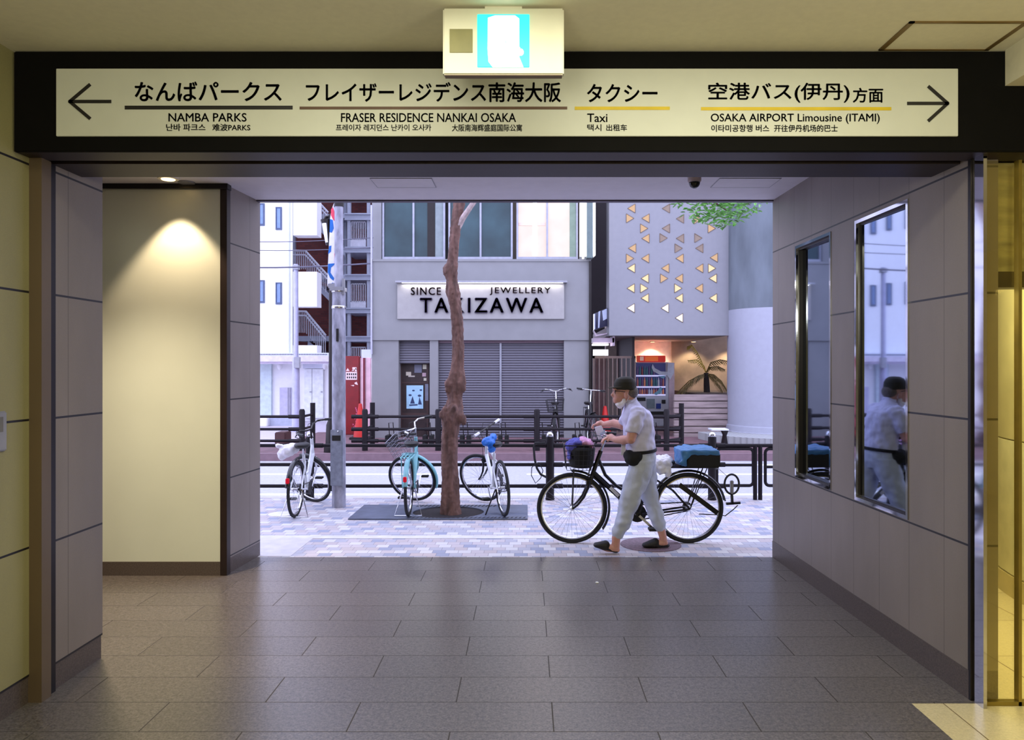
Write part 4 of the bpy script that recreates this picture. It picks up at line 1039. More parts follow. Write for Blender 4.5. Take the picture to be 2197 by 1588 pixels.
MB().pbox(600, 630, 832, 900, WY + .78, .12).build('panel', mat('lavender_panel', (196, 192, 216), .6), t)
for px in (600, 697):
    b = MB(); b.ball(P(px, 786, WY + .72), (.075, .06, .10)); b.build('wall_lamp', WH, t)
b = MB()
for px in (618, 622, 626): b.tube([P(px, 832, WY + .7), P(px, 900, WY + .7)], .012, 5)
b.build('pipes', GREYM, t)
t = MB().pbox(574, 640, 896, 919, WY - .8, .4).build_at('low_wall', mat('blue_grey_low_wall', (170, 176, 194), .7), P(607, 919, WY - .8)); tag(t, 'low blue grey wall behind the far left railing', 'low wall')
t = MB().pbox(545, 573, 897, 916, WY - 1, .5).build_at('white_box', WH, P(560, 916, WY - 1), bevel=.02); tag(t, 'white box at the left end of the low blue grey wall', 'box')
t = MB().pbox(589, 612, 928, 953.5, 15.1, .4).build_at('crate', mat('brown_crate', (74, 44, 44), .7), P(600, 946, 15.1), bevel=.015); tag(t, 'brown crate on the far pavement behind the left parked bicycle', 'crate')

# ---------------------------------------------------------------- brick building with steel stairs
BKY = 25.0
t = thing('brick_building', 'dark red brick building behind the outdoor steel staircase', 'building', (XX(715, BKY), BKY, FZ))
MB().pbox(560, 900, 100, 925, BKY, 4).build('wall', brick_mat('red_brown_brick', (122, 56, 52), (96, 44, 44), (84, 60, 60), .21, .065), t)
SY = 23.6
STEEL = mat('stair_steel_paint', (150, 156, 172), .5, .1, vary=.05)
st = thing('steel_staircase', 'pale blue steel fire stairs before the dark red brick wall', 'staircase', (XX(735, SY), SY, FZ))
b = MB()
for x0, x1, d in ((745, 752, 0), (787, 793, 0), (737, 743, .8), (628, 633, .9)): b.pbox(x0, x1, 150, 915, SY + d, .12)
b.build('posts', STEEL, st)
for y0, y1 in ((323, 338), (390, 403), (457, 472), (529, 542), (588, 601), (660, 672), (721, 733), (792, 803)):
    b = MB(); b.pbox(739, 795, y0, y0 + 3, SY - .08, 1.6); b.pbox(739, 795, y1 - 3, y1, SY - .08, 1.6); b.pbox(740, 794, y0, y1, SY - .03, .08); b.build('landing_beam', STEEL, st)
for y0, y1, x0 in ((459, 468, 678), (589, 599, 678), (721, 732, 640)): MB().pbox(x0, 740, y0, y1, SY + .1, 1.5).build('landing_beam', STEEL, st)
for y0, y1, y2 in ((475, 515, 529), (608, 648, 660), (744, 784, 792)):
    b = MB(); b.pbox(753, 785, y0, y0 + 2, SY, .04); b.pbox(753, 785, y1 - 2, y1, SY, .04)
    for i in range(9): b.pbox(753 + i * 3.8, 754.3 + i * 3.8, y0, y1, SY, .03)
    b.build('railing', mat('stair_rail_white', (186, 188, 200), .5), st)
    MB().pbox(752, 785, y1, y2, SY - .02, .06).build('fascia', mat('stair_rail_white', (0, 0, 0)), st)
def flight(x0, y0, x1, y1, dep, wid=16):
    b = MB(); b.pprism([(x0, y0), (x1, y1), (x1, y1 + wid), (x0, y0 + wid)], SY + dep, .05); b.pprism([(x0, y0), (x1, y1), (x1, y1 + wid), (x0, y0 + wid)], SY + dep + 1.0, .05)
    n = 7
    for i in range(n):
        x, y = x0 + (x1 - x0) * (i + .5) / n, y0 + (y1 - y0) * (i + .5) / n + wid * .5; c = P(x, y, SY + dep); b.box(c.x - .12, c.x + .12, SY + dep + .05, SY + dep + 1.0, c.z - .015, c.z + .015)
    b.build('flight', STEEL, st)
flight(676, 469, 741, 535, .2); flight(676, 600, 741, 664, .2); flight(660, 730, 741, 800, .2); flight(676, 338, 741, 404, .2)
flight(685, 708, 741, 662, 1.6, 12); flight(685, 578, 741, 530, 1.6, 12)
def stair_rail(pts, drop):
    b = MB(); q = [P(x, y, SY - .1) for x, y in pts]; b.tube(q, .035, 6); b.tube([P(x, y + 9, SY - .1) for x, y in pts], .028, 6)
    (xa, ya), (xb, yb), (xc, yc) = pts; x = xa + 2
    while x < xc:
        y = ya + (yb - ya) * (x - xa) / (xb - xa) if x < xb else yb + (yc - yb) * (x - xb) / (xc - xb)
        b.tube([P(x, y, SY - .1), P(x, y + drop, SY - .1)], .014, 5); x += 4
    b.build('railing', mat('stair_rail_white', (0, 0, 0)), st)
stair_rail(((629, 538), (655, 538), (702, 590)), 40); stair_rail(((636, 668), (656, 668), (699, 720)), 46); stair_rail(((676, 425), (682, 432), (704, 456)), 36)

struct('wall_street_right', MB().box(7.4, 16, 18.0, 24, .05, 9).box(-22, -15.4, 20.6, 26, .05, 9), mat('plain_street_wall', (150, 148, 154), .8, vary=.06, scale=2))
# ---------------------------------------------------------------- red machine, cones
VY = 17.2
RED = mat('red_machine_paint', (128, 8, 18), .35, vary=.15, scale=5)
t = thing('vending_machine', 'red vending machine at the left flank of the shop', 'vending machine', (XX(765, VY), VY, FZ))
MB().box(XX(727, VY), XX(772, VY), VY, VY + .7, FZ, ZZ(764, VY)).build('body', RED, t, bevel=.02)
MB().pbox(772, 796, 768, 922, VY + .05, .6).build('front_panel', mat('pale_pink_panel', (238, 196, 208), .35), t, bevel=.01)
MB().pbox(779, 783, 768, 922, VY + .02, .1).build('dark_edge', mat('wine_edge', (120, 30, 50), .5), t)
MB().pbox(775, 797, 750, 768, VY + .1, .5).build('top_box', PBL, t)
k = MB().pbox(742, 766, 798, 815, VY - .01, .012).build('sticker', mat('sticker_white', (240, 214, 214), .5), t)
b = MB()
for i in range(5):
    for j in range(2): b.pbox(744 + i * 4.4, 746.6 + i * 4.4, 801 + j * 7, 805 + j * 7, VY - .013, .003)
b.build('sticker_marks', BLACKPL, k)
b = MB()
for q in ([(742, 796), (746, 790), (750, 796)], [(754, 796), (758, 793), (760, 796)], [(761, 797), (763, 788), (766, 797)], [(756, 788), (765, 788), (765, 793), (756, 793)], [(760, 822), (765, 819), (768, 826), (763, 825)], [(752, 827), (760, 826), (759, 829)]): b.pprism(q, VY - .008, .008)
b.build('sticker', mat('sticker_white', (0, 0, 0)), t)
b = MB(); rnd = random.Random(5)
for i in range(14):
    x, y = rnd.uniform(755, 766), 874 + i * 3.2; b.pprism([(x, y), (x + 3, y + 1), (x + 1, y + 4)], VY - .006, .006)
b.build('print', mat('pink_print', (214, 96, 140), .5), t)
CONE = mat('cone_red', (190, 30, 24), .5)
def cone(px, base, top, Y, label):
    x = XX(px, Y); t = thing('traffic_cone', label, 'traffic cone', (x, Y, FZ)); h = ZZ(top, Y) - FZ
    b = MB(); b.box(x - .2, x + .2, Y - .2, Y + .2, FZ, FZ + .05); b.build('base', RUBBER, t, bevel=.01)
    b = MB(); b.lathe((x, Y, FZ + .05), [(.15, 0), (.035, h - .05), (.02, h - .04)], 20); b.build('cone', CONE, t)
cone(773, 930, 867, 16.2, 'red traffic cone standing before the red vending machine')
cone(1298, 940, 872, 16.7, 'red traffic cone before the bar gate beside the black bicycle')

# ---------------------------------------------------------------- white building with triangular openings
PY = 16.6
t = thing('corner_building', 'white building with small lit triangular windows above the drinks machine', 'building', (XX(1435, PY), PY, FZ))
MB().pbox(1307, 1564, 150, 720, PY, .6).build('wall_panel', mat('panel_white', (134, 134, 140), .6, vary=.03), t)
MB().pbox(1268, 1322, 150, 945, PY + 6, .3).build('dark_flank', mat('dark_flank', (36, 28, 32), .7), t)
MB().pbox(1300, 1443, 700, 940, 20.4, .3).build('lit_wall', mat('pink_beige_wall', (200, 186, 178), .7), t)
MB().box(2.46, 2.51, PY + .75, 20.4, FZ, 2.5).build('inner_wall', mat('dark_flank', (0, 0, 0)), t)
MB().pbox(1441, 1640, 700, 940, 20.35, .2).build('mural_wall', mat('stained_beige_wall', (150, 128, 108), .8, vary=.4, scale=1.6), t)
MB().box(XX(1307, PY), XX(1564, PY), PY + .6, 20.7, ZZ(720, PY), ZZ(720, PY) + .2).build('soffit', mat('soffit_grey', (150, 140, 140), .7), t)
tri = [(380, 90, 'L', 0), (370, 160, 'R', 0), (480, 160, 'L', 0), (470, 232, 'R', 0), (480, 303, 'L', 0), (625, 90, 'L', 3), (725, 163, 'L', 3), (850, 168, 'R', 0), (950, 232, 'R', 0), (625, 232, 'L', 3), (608, 300, 'R', 3),
       (725, 303, 'L', 3), (855, 300, 'R', 3), (715, 373, 'R', 3), (862, 373, 'L', 3), (385, 373, 'L', 0), (370, 445, 'R', 0), (478, 445, 'L', 0), (722, 445, 'L', 0), (965, 440, 'L', 0), (378, 515, 'L', 1), (620, 515, 'L', 0),
       (862, 515, 'L', 0), (952, 515, 'R', 1), (475, 587, 'L', 1), (612, 587, 'R', 0), (718, 587, 'L', 0), (958, 587, 'L', 1), (375, 657, 'L', 1), (470, 657, 'R', 1), (712, 657, 'R', 1), (860, 657, 'L', 0), (475, 727, 'L', 1),
       (718, 727, 'L', 1), (960, 727, 'L', 1), (375, 798, 'L', 2), (617, 798, 'L', 2), (860, 798, 'L', 1), (718, 868, 'L', 2)]
TM = [mat('amber_window', (96, 74, 50), .4, emit=(250, 204, 150), power=.60, vary=.05), mat('pale_yellow_window', (110, 96, 66), .4, emit=(255, 234, 184), power=.82, vary=.05), mat('white_window', (120, 118, 110), .4, emit=(255, 250, 240), power=1.2, vary=.03), mat('dim_window', (126, 108, 92), .4, emit=(190, 166, 150), power=.08, vary=.1)]
for cx_, cy_, d, k in tri:
    x, y = 1240 + cx_ * .3022, 420 + cy_ * .3022; w, h = 8.0, 9.6; s = 1 if d == 'R' else -1
    a = [(x + s * w, y), (x - s * w, y + h), (x - s * w, y - h)]
    b = MB(); b.pprism(a, PY - .004, .02); f = b.build('triangle_window', TM[k], t)
    b = MB()
    for i in range(3): b.bar(P(*a[i], PY - .006), P(*a[(i + 1) % 3], PY - .006), .012, .012)
    b.build('window_rim', mat('rim_brown', (112, 92, 76), .5), f)
for px, yy, z in ((1400, 20.15, 2.33), (1488, 20.0, 2.33), (1572, 20.0, 2.33)):
    x = XX(px, yy); k = thing('spotlight', {1400: 'ceiling spotlight over the drinks machine', 1488: 'ceiling spotlight at the left of the palm', 1572: 'ceiling spotlight at the right of the palm by the white column'}[px], 'spotlight', (x, yy, z))
    MB().lathe((x, yy, z - .0), [(.06, 0), (.07, .0), (.07, .03)], 16).build('trim_ring', GREYM, k)
    MB().lathe((x, yy, z - .004), [(.055, 0), (.055, .01)], 16).build('lens', mat('spot_lens', (255, 220, 150), .4, emit=(255, 214, 140), power=5), k)
    q = lamp('spot_beam', 'SPOT', (0, 0, -.03), 90 if px == 1400 else 60, (1, .82, .55), spot_size=math.radians(120), spot_blend=.6, shadow_soft_size=.04); q.parent = k
# big column with its foot rings
CR = 1.0; cyy = 15.6 + CR; cxx = XX(1563, cyy) + CR * 1.003
t = thing('white_column', 'huge round column, stained grey above and white below, right of the palm', 'column', (cxx, cyy, FZ))
zm = ZZ(660, 15.8)
b = MB(); b.lathe((cxx, cyy, FZ), [(CR, 0), (CR, zm - FZ)], 48); b.build('lower_shaft', mat('column_white', (158, 160, 174), .55, vary=.03), t)
b = MB(); b.lathe((cxx, cyy, zm), [(CR, 0), (CR, 6)], 48); b.build('upper_shaft', mat('stained_concrete', (98, 106, 114), .8, vary=.28, scale=2.2, stretch=(1, 1, .35)), t)
b = MB(); b.lathe((cxx, cyy, FZ), [(CR + .06, .0), (CR + .06, .16), (CR + .05, .17), (CR + .04, .17), (CR + .03, .28), (CR, .30)], 48); b.build('foot_ring', mat('column_white', (0, 0, 0)), t)
b = MB(); q = [(cxx + (CR + .75) * math.cos(a), cyy - .3 + (CR + .75) * math.sin(a)) for a in [PI + PI * k / 30 for k in range(31)]]
b.foot(q, FZ, FZ + .15); b.build('plinth', stripe_mat('ribbed_concrete', (160, 162, 164), 'X', .10, .8, .8, 0.0, .3), t)
t = thing('barrier_stand', 'black stand with a pale top plate before the white column', 'barrier', (XX(1553, 14.4), 14.4, FZ))
MB().pbox(1527, 1564, 921, 924, 14.4, .3).build('top_plate', PBL, t); b = MB(); b.pprism([(1551, 924), (1563, 924), (1559, 935), (1563, 962), (1551, 962), (1556, 935)], 14.4, .2); b.build('leg', RAILP, t)
# planter with palm
t = thing('planter_wall', 'grey board planter wall under the drooping palm', 'planter', (XX(1505, 16.7), 16.7, FZ))
PW = mat('weathered_boards', (150, 134, 132), .8, vary=.3, scale=6, stretch=(.3, 1, 3), bump=.3)
ys = [846, 861, 876, 888, 901, 915, 929, 950]
for a0, a1 in zip(ys[:-1], ys[1:]): MB().pbox(1446, 1562, a0 + .7, a1 - .7, 16.7, .12).build('board', PW, t, bevel=.01)
MB().box(4.02, 4.45, 16.82, 17.7, FZ, 1.02).box(4.02, 7.2, 17.7, 20.3, FZ, 1.02).build('soil_box', mat('planter_soil', (70, 56, 50), .9, vary=.3, scale=20), t)
PZ = 18.8
t = thing('palm_plant', 'drooping palm with dark trunk in the board planter', 'palm', (XX(1516, PZ), PZ, 1.02))
b = MB(); b.tube([P(1517, 850, PZ), P(1516, 825, PZ), P(1515, 800, PZ)], [.085, .075, .06], 10); b.build('trunk', mat('palm_trunk', (40, 30, 28), .8, vary=.4, scale=30), t)
FR = mat('olive_frond', (110, 92, 44), .6, vary=.4, scale=10); FR2 = mat('yellow_frond', (190, 160, 60), .6, vary=.3, scale=10)
def frond(pts, w, m, dy=0):
    b = MB(); q = [P(x, y, PZ - dy * i / len(pts)) for i, (x, y) in enumerate(pts)]; b.tube(q, .012, 5); n = len(q) - 1
    for i in range(n):
        for k in range(5):
            u = (i + k / 5) / n; c = q[i] + (q[i + 1] - q[i]) * (k / 5); d = (q[i + 1] - q[i]).normalized(); L = w * math.sin(PI * (.12 + .8 * u))
            for s in (-1, 1):
                e = c + d * L * .7 + Vector((0, s * L * .35, -L * .85)); sd = d * .018
                b.add([c - sd, c + sd, e], [(0, 1, 2)])
    b.build('frond', m, t, smooth=0)
frond([(1515, 802), (1500, 806), (1478, 818), (1458, 838), (1448, 850)], .30, FR, .4); frond([(1515, 802), (1490, 812), (1470, 832), (1462, 846)], .28, FR, .6)
frond([(1515, 802), (1532, 804), (1548, 818), (1560, 838)], .28, FR, .5); frond([(1515, 800), (1530, 812), (1545, 830), (1552, 845)], .24, FR, .7)
frond([(1515, 800), (1505, 775), (1495, 755), (1484, 740), (1474, 745)], .20, FR2, .2); frond([(1515, 800), (1525, 778), (1545, 772), (1566, 776)], .2, FR, .3)
frond([(1515, 800), (1510, 785), (1495, 772), (1476, 774)], .16, FR2, .4); frond([(1515, 800), (1522, 788), (1540, 786), (1556, 794)], .16, FR, .2)
# drinks machine
DY = 19.6
t = thing('vending_machine', 'white drinks vending machine with rows of bottles under the lit pink wall', 'vending machine', (XX(1403, DY), DY, FZ))
MB().pbox(1362, 1436, 777, 915, DY + .06, .75).build('body', mat('machine_white', (206, 208, 216), .4, vary=.03), t, bevel=.02)
MB().box(XX(1436, DY), XX(1448, DY), DY + .05, DY + .8, FZ, ZZ(778, DY)).build('side_panel', mat('machine_pink_side', (214, 190, 196), .5), t)
k = MB().pbox(1370, 1428, 763, 777, DY + .02, .4).build('header', mat('header_red', (206, 36, 24), .4, emit=(220, 50, 24), power=.35), t, bevel=.01)
MB().pbox(1384, 1412, 765, 775, DY + .012, .01).build('header_band', mat('header_orange', (240, 110, 40), .4, emit=(240, 110, 40), power=.4), k)
MB().pbox(1373, 1381, 765, 774, DY + .012, .01).build('header_sign', mat('header_pale', (240, 190, 170), .4, emit=(240, 190, 170), power=.3), k)
w = MB().pbox(1365, 1428, 779, 848, DY + .05, .02).build('display_case', mat('display_navy', (34, 34, 84), .3, emit=(40, 44, 120), power=.25), t)
DC = [(90, 120, 190), (150, 90, 90), (60, 80, 140), (170, 170, 190), (120, 60, 60), (60, 100, 110), (190, 120, 90), (90, 70, 110)]
rnd = random.Random(9)
for y0, y1, n in ((785, 805, 8), (809, 829, 12), (833, 846, 12)):
    MB().pbox(1365, 1428, y1, y1 + 3, DY + .0, .06).build('shelf_light', mat('shelf_light', (210, 210, 245), .4, emit=(206, 204, 250), power=.7), w)
    for i in range(n):
        x = 1368 + i * (60 / 12 if n == 12 else 5.0); c = DC[rnd.randrange(8)]; q = P(x, y1, DY + .02)
        h = (y1 - y0) * DY / F
        b = MB(); b.lathe(q, [(.022, 0), (.024, .01), (.024, h * .62), (.010, h * .8), (.011, h * .95)], 10); b.build('bottle', mat('bottle_%d' % c[0], c, .3, emit=c, power=.25), w)
b = MB(); b.pprism([(1400, 781), (1405, 790), (1418, 797), (1432, 798), (1432, 806), (1415, 804), (1402, 797), (1398, 788)], DY - .02, .01); b.pprism([(1433, 778), (1446, 779), (1446, 800), (1438, 815), (1432, 806)], DY - .02, .01)
b.build('white_graphic', mat('graphic_white', (226, 232, 246), .4), t)
for q in ([(1402, 845), (1412, 838), (1416, 830), (1421, 832), (1418, 843), (1408, 848)], [(1412, 807), (1428, 806), (1424, 813)]):
    b = MB(); b.pprism(q, DY - .02, .01); b.build('blue_graphic', mat('graphic_blue', (130, 190, 214), .4), t)
MB().pbox(1365, 1385, 853, 860, DY + .03, .03).build('coin_panel', BLACKPL, t); MB().pbox(1388, 1405, 856, 876, DY + .03, .03).build('pay_panel', mat('pay_panel', (130, 146, 150), .4), t)
MB().pbox(1408, 1418, 866, 877, DY + .03, .03).build('blue_sticker', mat('sticker_blue', (30, 60, 150), .5), t); MB().pbox(1420, 1428, 858, 866, DY + .03, .03).build('black_sticker', BLACKPL, t)
MB().pbox(1365, 1430, 883, 891, DY + .03, .03).build('outlet_flap', BLACKPL, t)
# bar gate, passage signs
GY = 17.4
t = thing('bar_gate', 'brown metal bar gate between the shop and the drinks machine', 'gate', (XX(1320, GY), GY, FZ))
GM = mat('gate_paint', (120, 100, 92), .5, .2)
b = MB(); b.pbox(1272, 1364, 764, 769, GY, .06); b.pbox(1272, 1276, 764, 935, GY, .06); b.pbox(1360, 1364, 764, 935, GY, .06); b.pbox(1272, 1364, 928, 932, GY, .06); b.build('frame', GM, t)
for i in range(8):
    b = MB(); x = 1285 + i * 9.6; b.pbox(x, x + 2.2, 769, 928, GY + .01, .04); b.build('bar', GM, t)
MB().pbox(1277, 1300, 769, 932, GY + .4, .05).build('inner_panel', mat('gate_panel_brown', (96, 66, 66), .6, vary=.2), t)
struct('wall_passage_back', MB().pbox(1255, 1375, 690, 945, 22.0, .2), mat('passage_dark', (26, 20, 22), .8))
t = thing('shop_sign', 'tilted glossy sign box in the narrow gap beside the shop', 'sign', P(1290, 706, 17.0))
b = MB(); b.pprism([(1275, 673), (1304, 660), (1304, 699), (1275, 708)], 17.0, .25); b.build('sign_box', mat('glossy_dark_panel', (60, 60, 90), .1), t)
b = MB(); b.pprism([(1275, 674), (1277, 673), (1277, 706), (1275, 707)], 16.99, .02); b.pprism([(1284, 669), (1288, 667), (1286, 703), (1283, 704)], 16.99, .02); b.pprism([(1292, 667), (1302, 662), (1302, 684), (1294, 688)], 16.99, .02); b.build('sign_reflections', mat('reflection_pale', (190, 200, 236), .3, emit=(190, 200, 236), power=.3), t)  # reflections on the glossy box, set in as pale glowing shapes
t = thing('shop_awning', 'small pink and white awning boards under the tilted sign box', 'awning', P(1295, 742, 17.1))
b = MB(); b.pprism([(1274, 708), (1278, 722), (1308, 716), (1306, 714), (1280, 718)], 17.0, .3); b.pbox(1273, 1318, 725, 735, 17.1, .5); b.pbox(1314, 1319, 722, 742, 17.1, .5); b.build('boards', mat('awning_pale', (226, 206, 222), .5), t)
MB().pbox(1273, 1306, 737, 741, 17.1, .4).build('light_strip', WL, t)
t = MB().pbox(1273, 1305, 750, 763, 17.15, .1).build_at('lit_sign', mat('white_lit_sign', (255, 255, 255), .4, emit=(255, 252, 252), power=1.3), P(1290, 763, 17.15)); tag(t, 'blank white lit sign above the bar gate', 'sign')

# ---------------------------------------------------------------- the man pushing the bicycle
MY = 6.70
def M(px, py, dy=0.0):
    p = P(px, py, MY); p.y += dy; return p
U = MY / F
man = thing('person', 'person in cap, white shirt and pale trousers walking with the black bicycle', 'person', (XX(1375, MY), MY, 0))
SKIN = mat('skin', (198, 144, 130), .55, vary=.08, scale=30)
b = MB()
def chain(pts, rs, n=12): b.tube(pts, rs, n); [b.ball(p, r, n=12, m=8) for p, r in zip(pts, rs)]
# head, face, neck
b.ball(M(1343, 835), (.092, .074, .098)); b.ball(M(1330, 846), (.062, .060, .066)); b.ball(M(1326, 857), (.046, .045, .034)); b.ball(M(1345, 848), (.070, .066, .060))
b.tube([M(1320, 838), M(1313.5, 848.5), M(1317, 851)], [.012, .017, .013], 8); b.ball(M(1314.5, 848.5), (.015, .017, .013))
b.ball(M(1319, 834.5), (.022, .048, .010)); b.ball(M(1319.5, 853.5), (.016, .026, .007)); b.ball(M(1320, 857), (.015, .024, .007)); b.ball(M(1321, 862), (.022, .026, .016))
for s in (-1, 1): b.ball(M(1321, 840.5, s * .03), (.012, .014, .010)); b.ball(M(1341, 847, s * .076), (.019, .015, .033)); b.ball(M(1340, 853, s * .074), (.010, .012, .012)); b.ball(M(1330, 848, s * .045), (.022, .016, .02))
chain([M(1348, 852), M(1352, 862), M(1358, 874), M(1362, 888)], [.056, .054, .055, .07])
# torso core so that the body is one surface beneath the clothes
b.loft([(M(1378, 985), .07, .12), (M(1374, 960), .08, .12), (M(1370, 930), .09, .13), (M(1368, 900), .095, .14), (M(1364, 880), .07, .13), (M(1360, 868), .05, .09)], 18)
# near arm
nh = Vector((M(1309, 942).x, 6.715, M(0, 941).z))
eln = M(1346, 937, -.21)
wrn = Vector((M(1319, 942).x, 6.62, M(0, 942).z))
chain([M(1361, 888, -.15), M(1356, 905, -.20), eln, M(1333, 941, -.14), wrn], [.045, .048, .045, .042, .030])
# far arm
elf = M(1343, 918, .25); wrf = M(1306, 918.5, .40); fhh = M(1297, 918, .43)
chain([M(1360, 888, .15), M(1352, 902, .21), elf, M(1326, 914, .32), wrf], [.042, .046, .043, .040, .029])
# hands: palm, four curled fingers, thumb
def hand(wr, palm, fwd, side, down, grip_r=.022):
    """fwd along the palm, side across the knuckles, down towards the grip"""
    b.ball(palm, (.040, .040, .024)); b.tube([wr, palm], [.026, .034], 10)
    for i, L in enumerate((.92, 1.05, 1.0, .82)):
        o = palm + fwd * .034 + side * (-.030 + .020 * i)
        b.tube([o - fwd * .02, o, o + fwd * .030 * L + down * .006, o + fwd * .040 * L + down * .028 * L, o + fwd * .018 * L + down * .046 * L], [.0105, .0105, .0095, .009, .008], 8)
    o = palm - side * .030 - fwd * .010
    b.tube([o, o - side * .014 + fwd * .020 + down * .012, o - side * .008 + fwd * .040 + down * .030], [.012, .011, .009], 8)
hand(wrn, nh + Vector((.004, 0, .012)), Vector((-.96, .1, -.28)), Vector((-.1, 1, 0)), Vector((-.25, 0, -.97)))
hand(wrf, fhh + Vector((.0, 0, .008)), Vector((-.95, .2, -.22)), Vector((-.2, -.98, 0)), Vector((-.2, 0, -.98)))
# lower legs and feet
chain([M(1378, 985, -.08), M(1345, 1072, -.1), M(1319, 1148, -.1), M(1318, 1168, -.1)], [.06, .05, .040, .036])
b.tube([M(1319, 1171, -.1), M(1300, 1170, -.1), M(1281, 1165, -.1)], [.036, .034, .024], 10); b.ball(M(1320, 1174, -.1), (.030, .028, .026))
chain([M(1380, 985, .08), M(1398, 1078, .1), M(1424, 1146, .1), M(1428, 1164, .1)], [.06, .05, .038, .034])
b.tube([M(1428, 1170, .1), M(1410, 1173, .1), M(1391, 1176, .1)], [.034, .032, .022], 10); b.ball(M(1431, 1171, .1), (.030, .028, .028))
remesh(b, 'body', SKIN, man, .0055, 3)
# hair under the cap, cap, spectacles, mask
b = MB(); b.ball(M(1347, 838), (.086, .078, .085)); b.ball(M(1352, 846), (.062, .066, .05)); b.box(-50, M(1337, 0).x, 0, 20, 0, 5) if False else None
hair = MB(); hair.ball(M(1353, 841), (.070, .0765, .066)); hair.ball(M(1340, 834), (.07, .0775, .03)); remesh(hair, 'hair', mat('grey_hair', (96, 86, 84), .8, vary=.4, scale=90), man, .006, 2)
CAP = mat('dark_olive_cap', (40, 38, 30), .8, vary=.2, scale=30, bump=.2)
b = MB(); b.loft([(M(1342, 836), .098, .083), (M(1341, 829), .103, .086), (M(1341, 820), .098, .082), (M(1341, 813), .080, .070), (M(1342, 808.6), .048, .045), (M(1343, 807.8), .01, .01)], 24)
b.ball(M(1352, 834), (.055, .078, .036)); cp = remesh(b, 'cap', CAP, man, .0065, 2)
b = MB(); vs = []
for i in range(13):
    a = -1.25 + 2.5 * i / 12; o = M(1341, 831.5)
    for rr, dz in ((.094, .0), (.094 + .062 * math.cos(a) ** .6, -.012 if False else -.006)):
        for h in (0, .006): vs.append(o + Vector((-rr * math.cos(a), rr * .85 * math.sin(a) if rr < .1 else .083 * math.sin(a), dz + h + .012 * (1 - math.cos(a)))))
fs = []
for i in range(12):
    k = 4 * i; fs += [(k, k + 4, k + 6, k + 2), (k + 1, k + 3, k + 7, k + 5), (k + 2, k + 6, k + 7, k + 3)]
b.add(vs, fs); b.build('brim', mat('olive_brim', (66, 60, 48), .8), cp)
b = MB(); b.ball(M(1318.6, 840.6, -.034), (.007, .010, .006)); b.build('eye', mat('dark_eye', (30, 22, 22), .3), man); b = MB(); b.ball(M(1318.6, 840.6, .034), (.007, .010, .006)); b.build('eye', mat('dark_eye', (0, 0, 0)), man)
b = MB(); b.tube([M(1316.6, 855.4, 0), M(1317.4, 855.6, -.018), M(1320.5, 856.2, -.032)], .0028, 6); b.tube([M(1316.6, 855.4, 0), M(1317.4, 855.6, .018), M(1320.5, 856.2, .032)], .0028, 6); b.build('mouth', mat('mouth_line', (110, 62, 58), .6), man)
GL = mat('spectacle_frame', (12, 12, 14), .4)
b = MB()
for s in (-1, 1):
    c = M(1317.5, 841, s * .034); b.tube([c + Vector((.006 * abs(math.sin(a)), .024 * math.cos(a), .018 * math.sin(a))) for a in [2 * PI * i / 14 for i in range(14)]], .0028, 6, closed=True)
    b.tube([M(1318, 838, s * .058), M(1328, 839, s * .070), M(1342, 841, s * .079)], .0032, 6)
b.tube([M(1317, 839, -.011), M(1316, 839, 0), M(1317, 839, .011)], .0025, 5); b.build('spectacles', GL, man)
b = MB(); b.ball(M(1329, 867.5), (.038, .055, .026)); b.ball(M(1334, 866), (.032, .062, .032)); b.ball(M(1330, 872), (.024, .040, .022)); b.ball(M(1337, 860, -.05), (.02, .02, .026)); b.ball(M(1337, 860, .05), (.02, .02, .026)); mk = remesh(b, 'face_mask', mat('mask_white', (226, 222, 228), .8), man, .006, 3)
b = MB()
for s in (-1, 1): b.tube([M(1336, 860, s * .060), M(1341, 852, s * .076), M(1345, 846, s * .085), M(1347, 852, s * .078), M(1340, 864, s * .060)], .0022, 5)
b.build('mask_strap', mat('mask_white', (0, 0, 0)), mk)
# shirt
SHIRT = mat('white_shirt_cloth', (204, 202, 230), .85, vary=.04, scale=12, bump=.25, bscale=18)
b = MB()
b.loft([(M(1376, 972), .118, .165), (M(1375, 964), .128, .170), (M(1374, 952), .132, .172), (M(1371, 930), .136, .178), (M(1369, 910), .140, .186), (M(1367, 896), .138, .192), (M(1365, 884), .122, .190), (M(1361, 875), .096, .165), (M(1357, 867), .068, .110), (M(1354, 860), .056, .072), (M(1353, 857), .054, .066)], 28)
for s in (-1, 1):
    b.ball(M(1362, 883, s * .165), (.075, .06, .062))
e0 = [M(1362, 884, -.165), M(1357, 903, -.195), M(1349, 926, -.212)]; b.tube(e0, [.072, .072, .068], 16)
e1 = [M(1360, 884, .165), M(1352, 900, .21), M(1346, 914, .24)]; b.tube(e1, [.070, .068, .060], 16)
sh = remesh(b, 'shirt', SHIRT, man, .0075, 4, (.075, .030))
b = MB(); b.tube([M(1340, 862, -.0), M(1345, 868, -.05), M(1352, 862, -.075), M(1361, 857, -.05), M(1363, 855, 0), M(1361, 857, .05), M(1352, 862, .075), M(1345, 868, .05)], .014, 8, closed=True)
b.build('collar', SHIRT, sh)
b = MB(); b.pprism([(1334, 940), (1343, 944), (1341, 974), (1332, 978)], MY - .10, .012); b.build('shirt_tail', SHIRT, sh, bevel=.003)
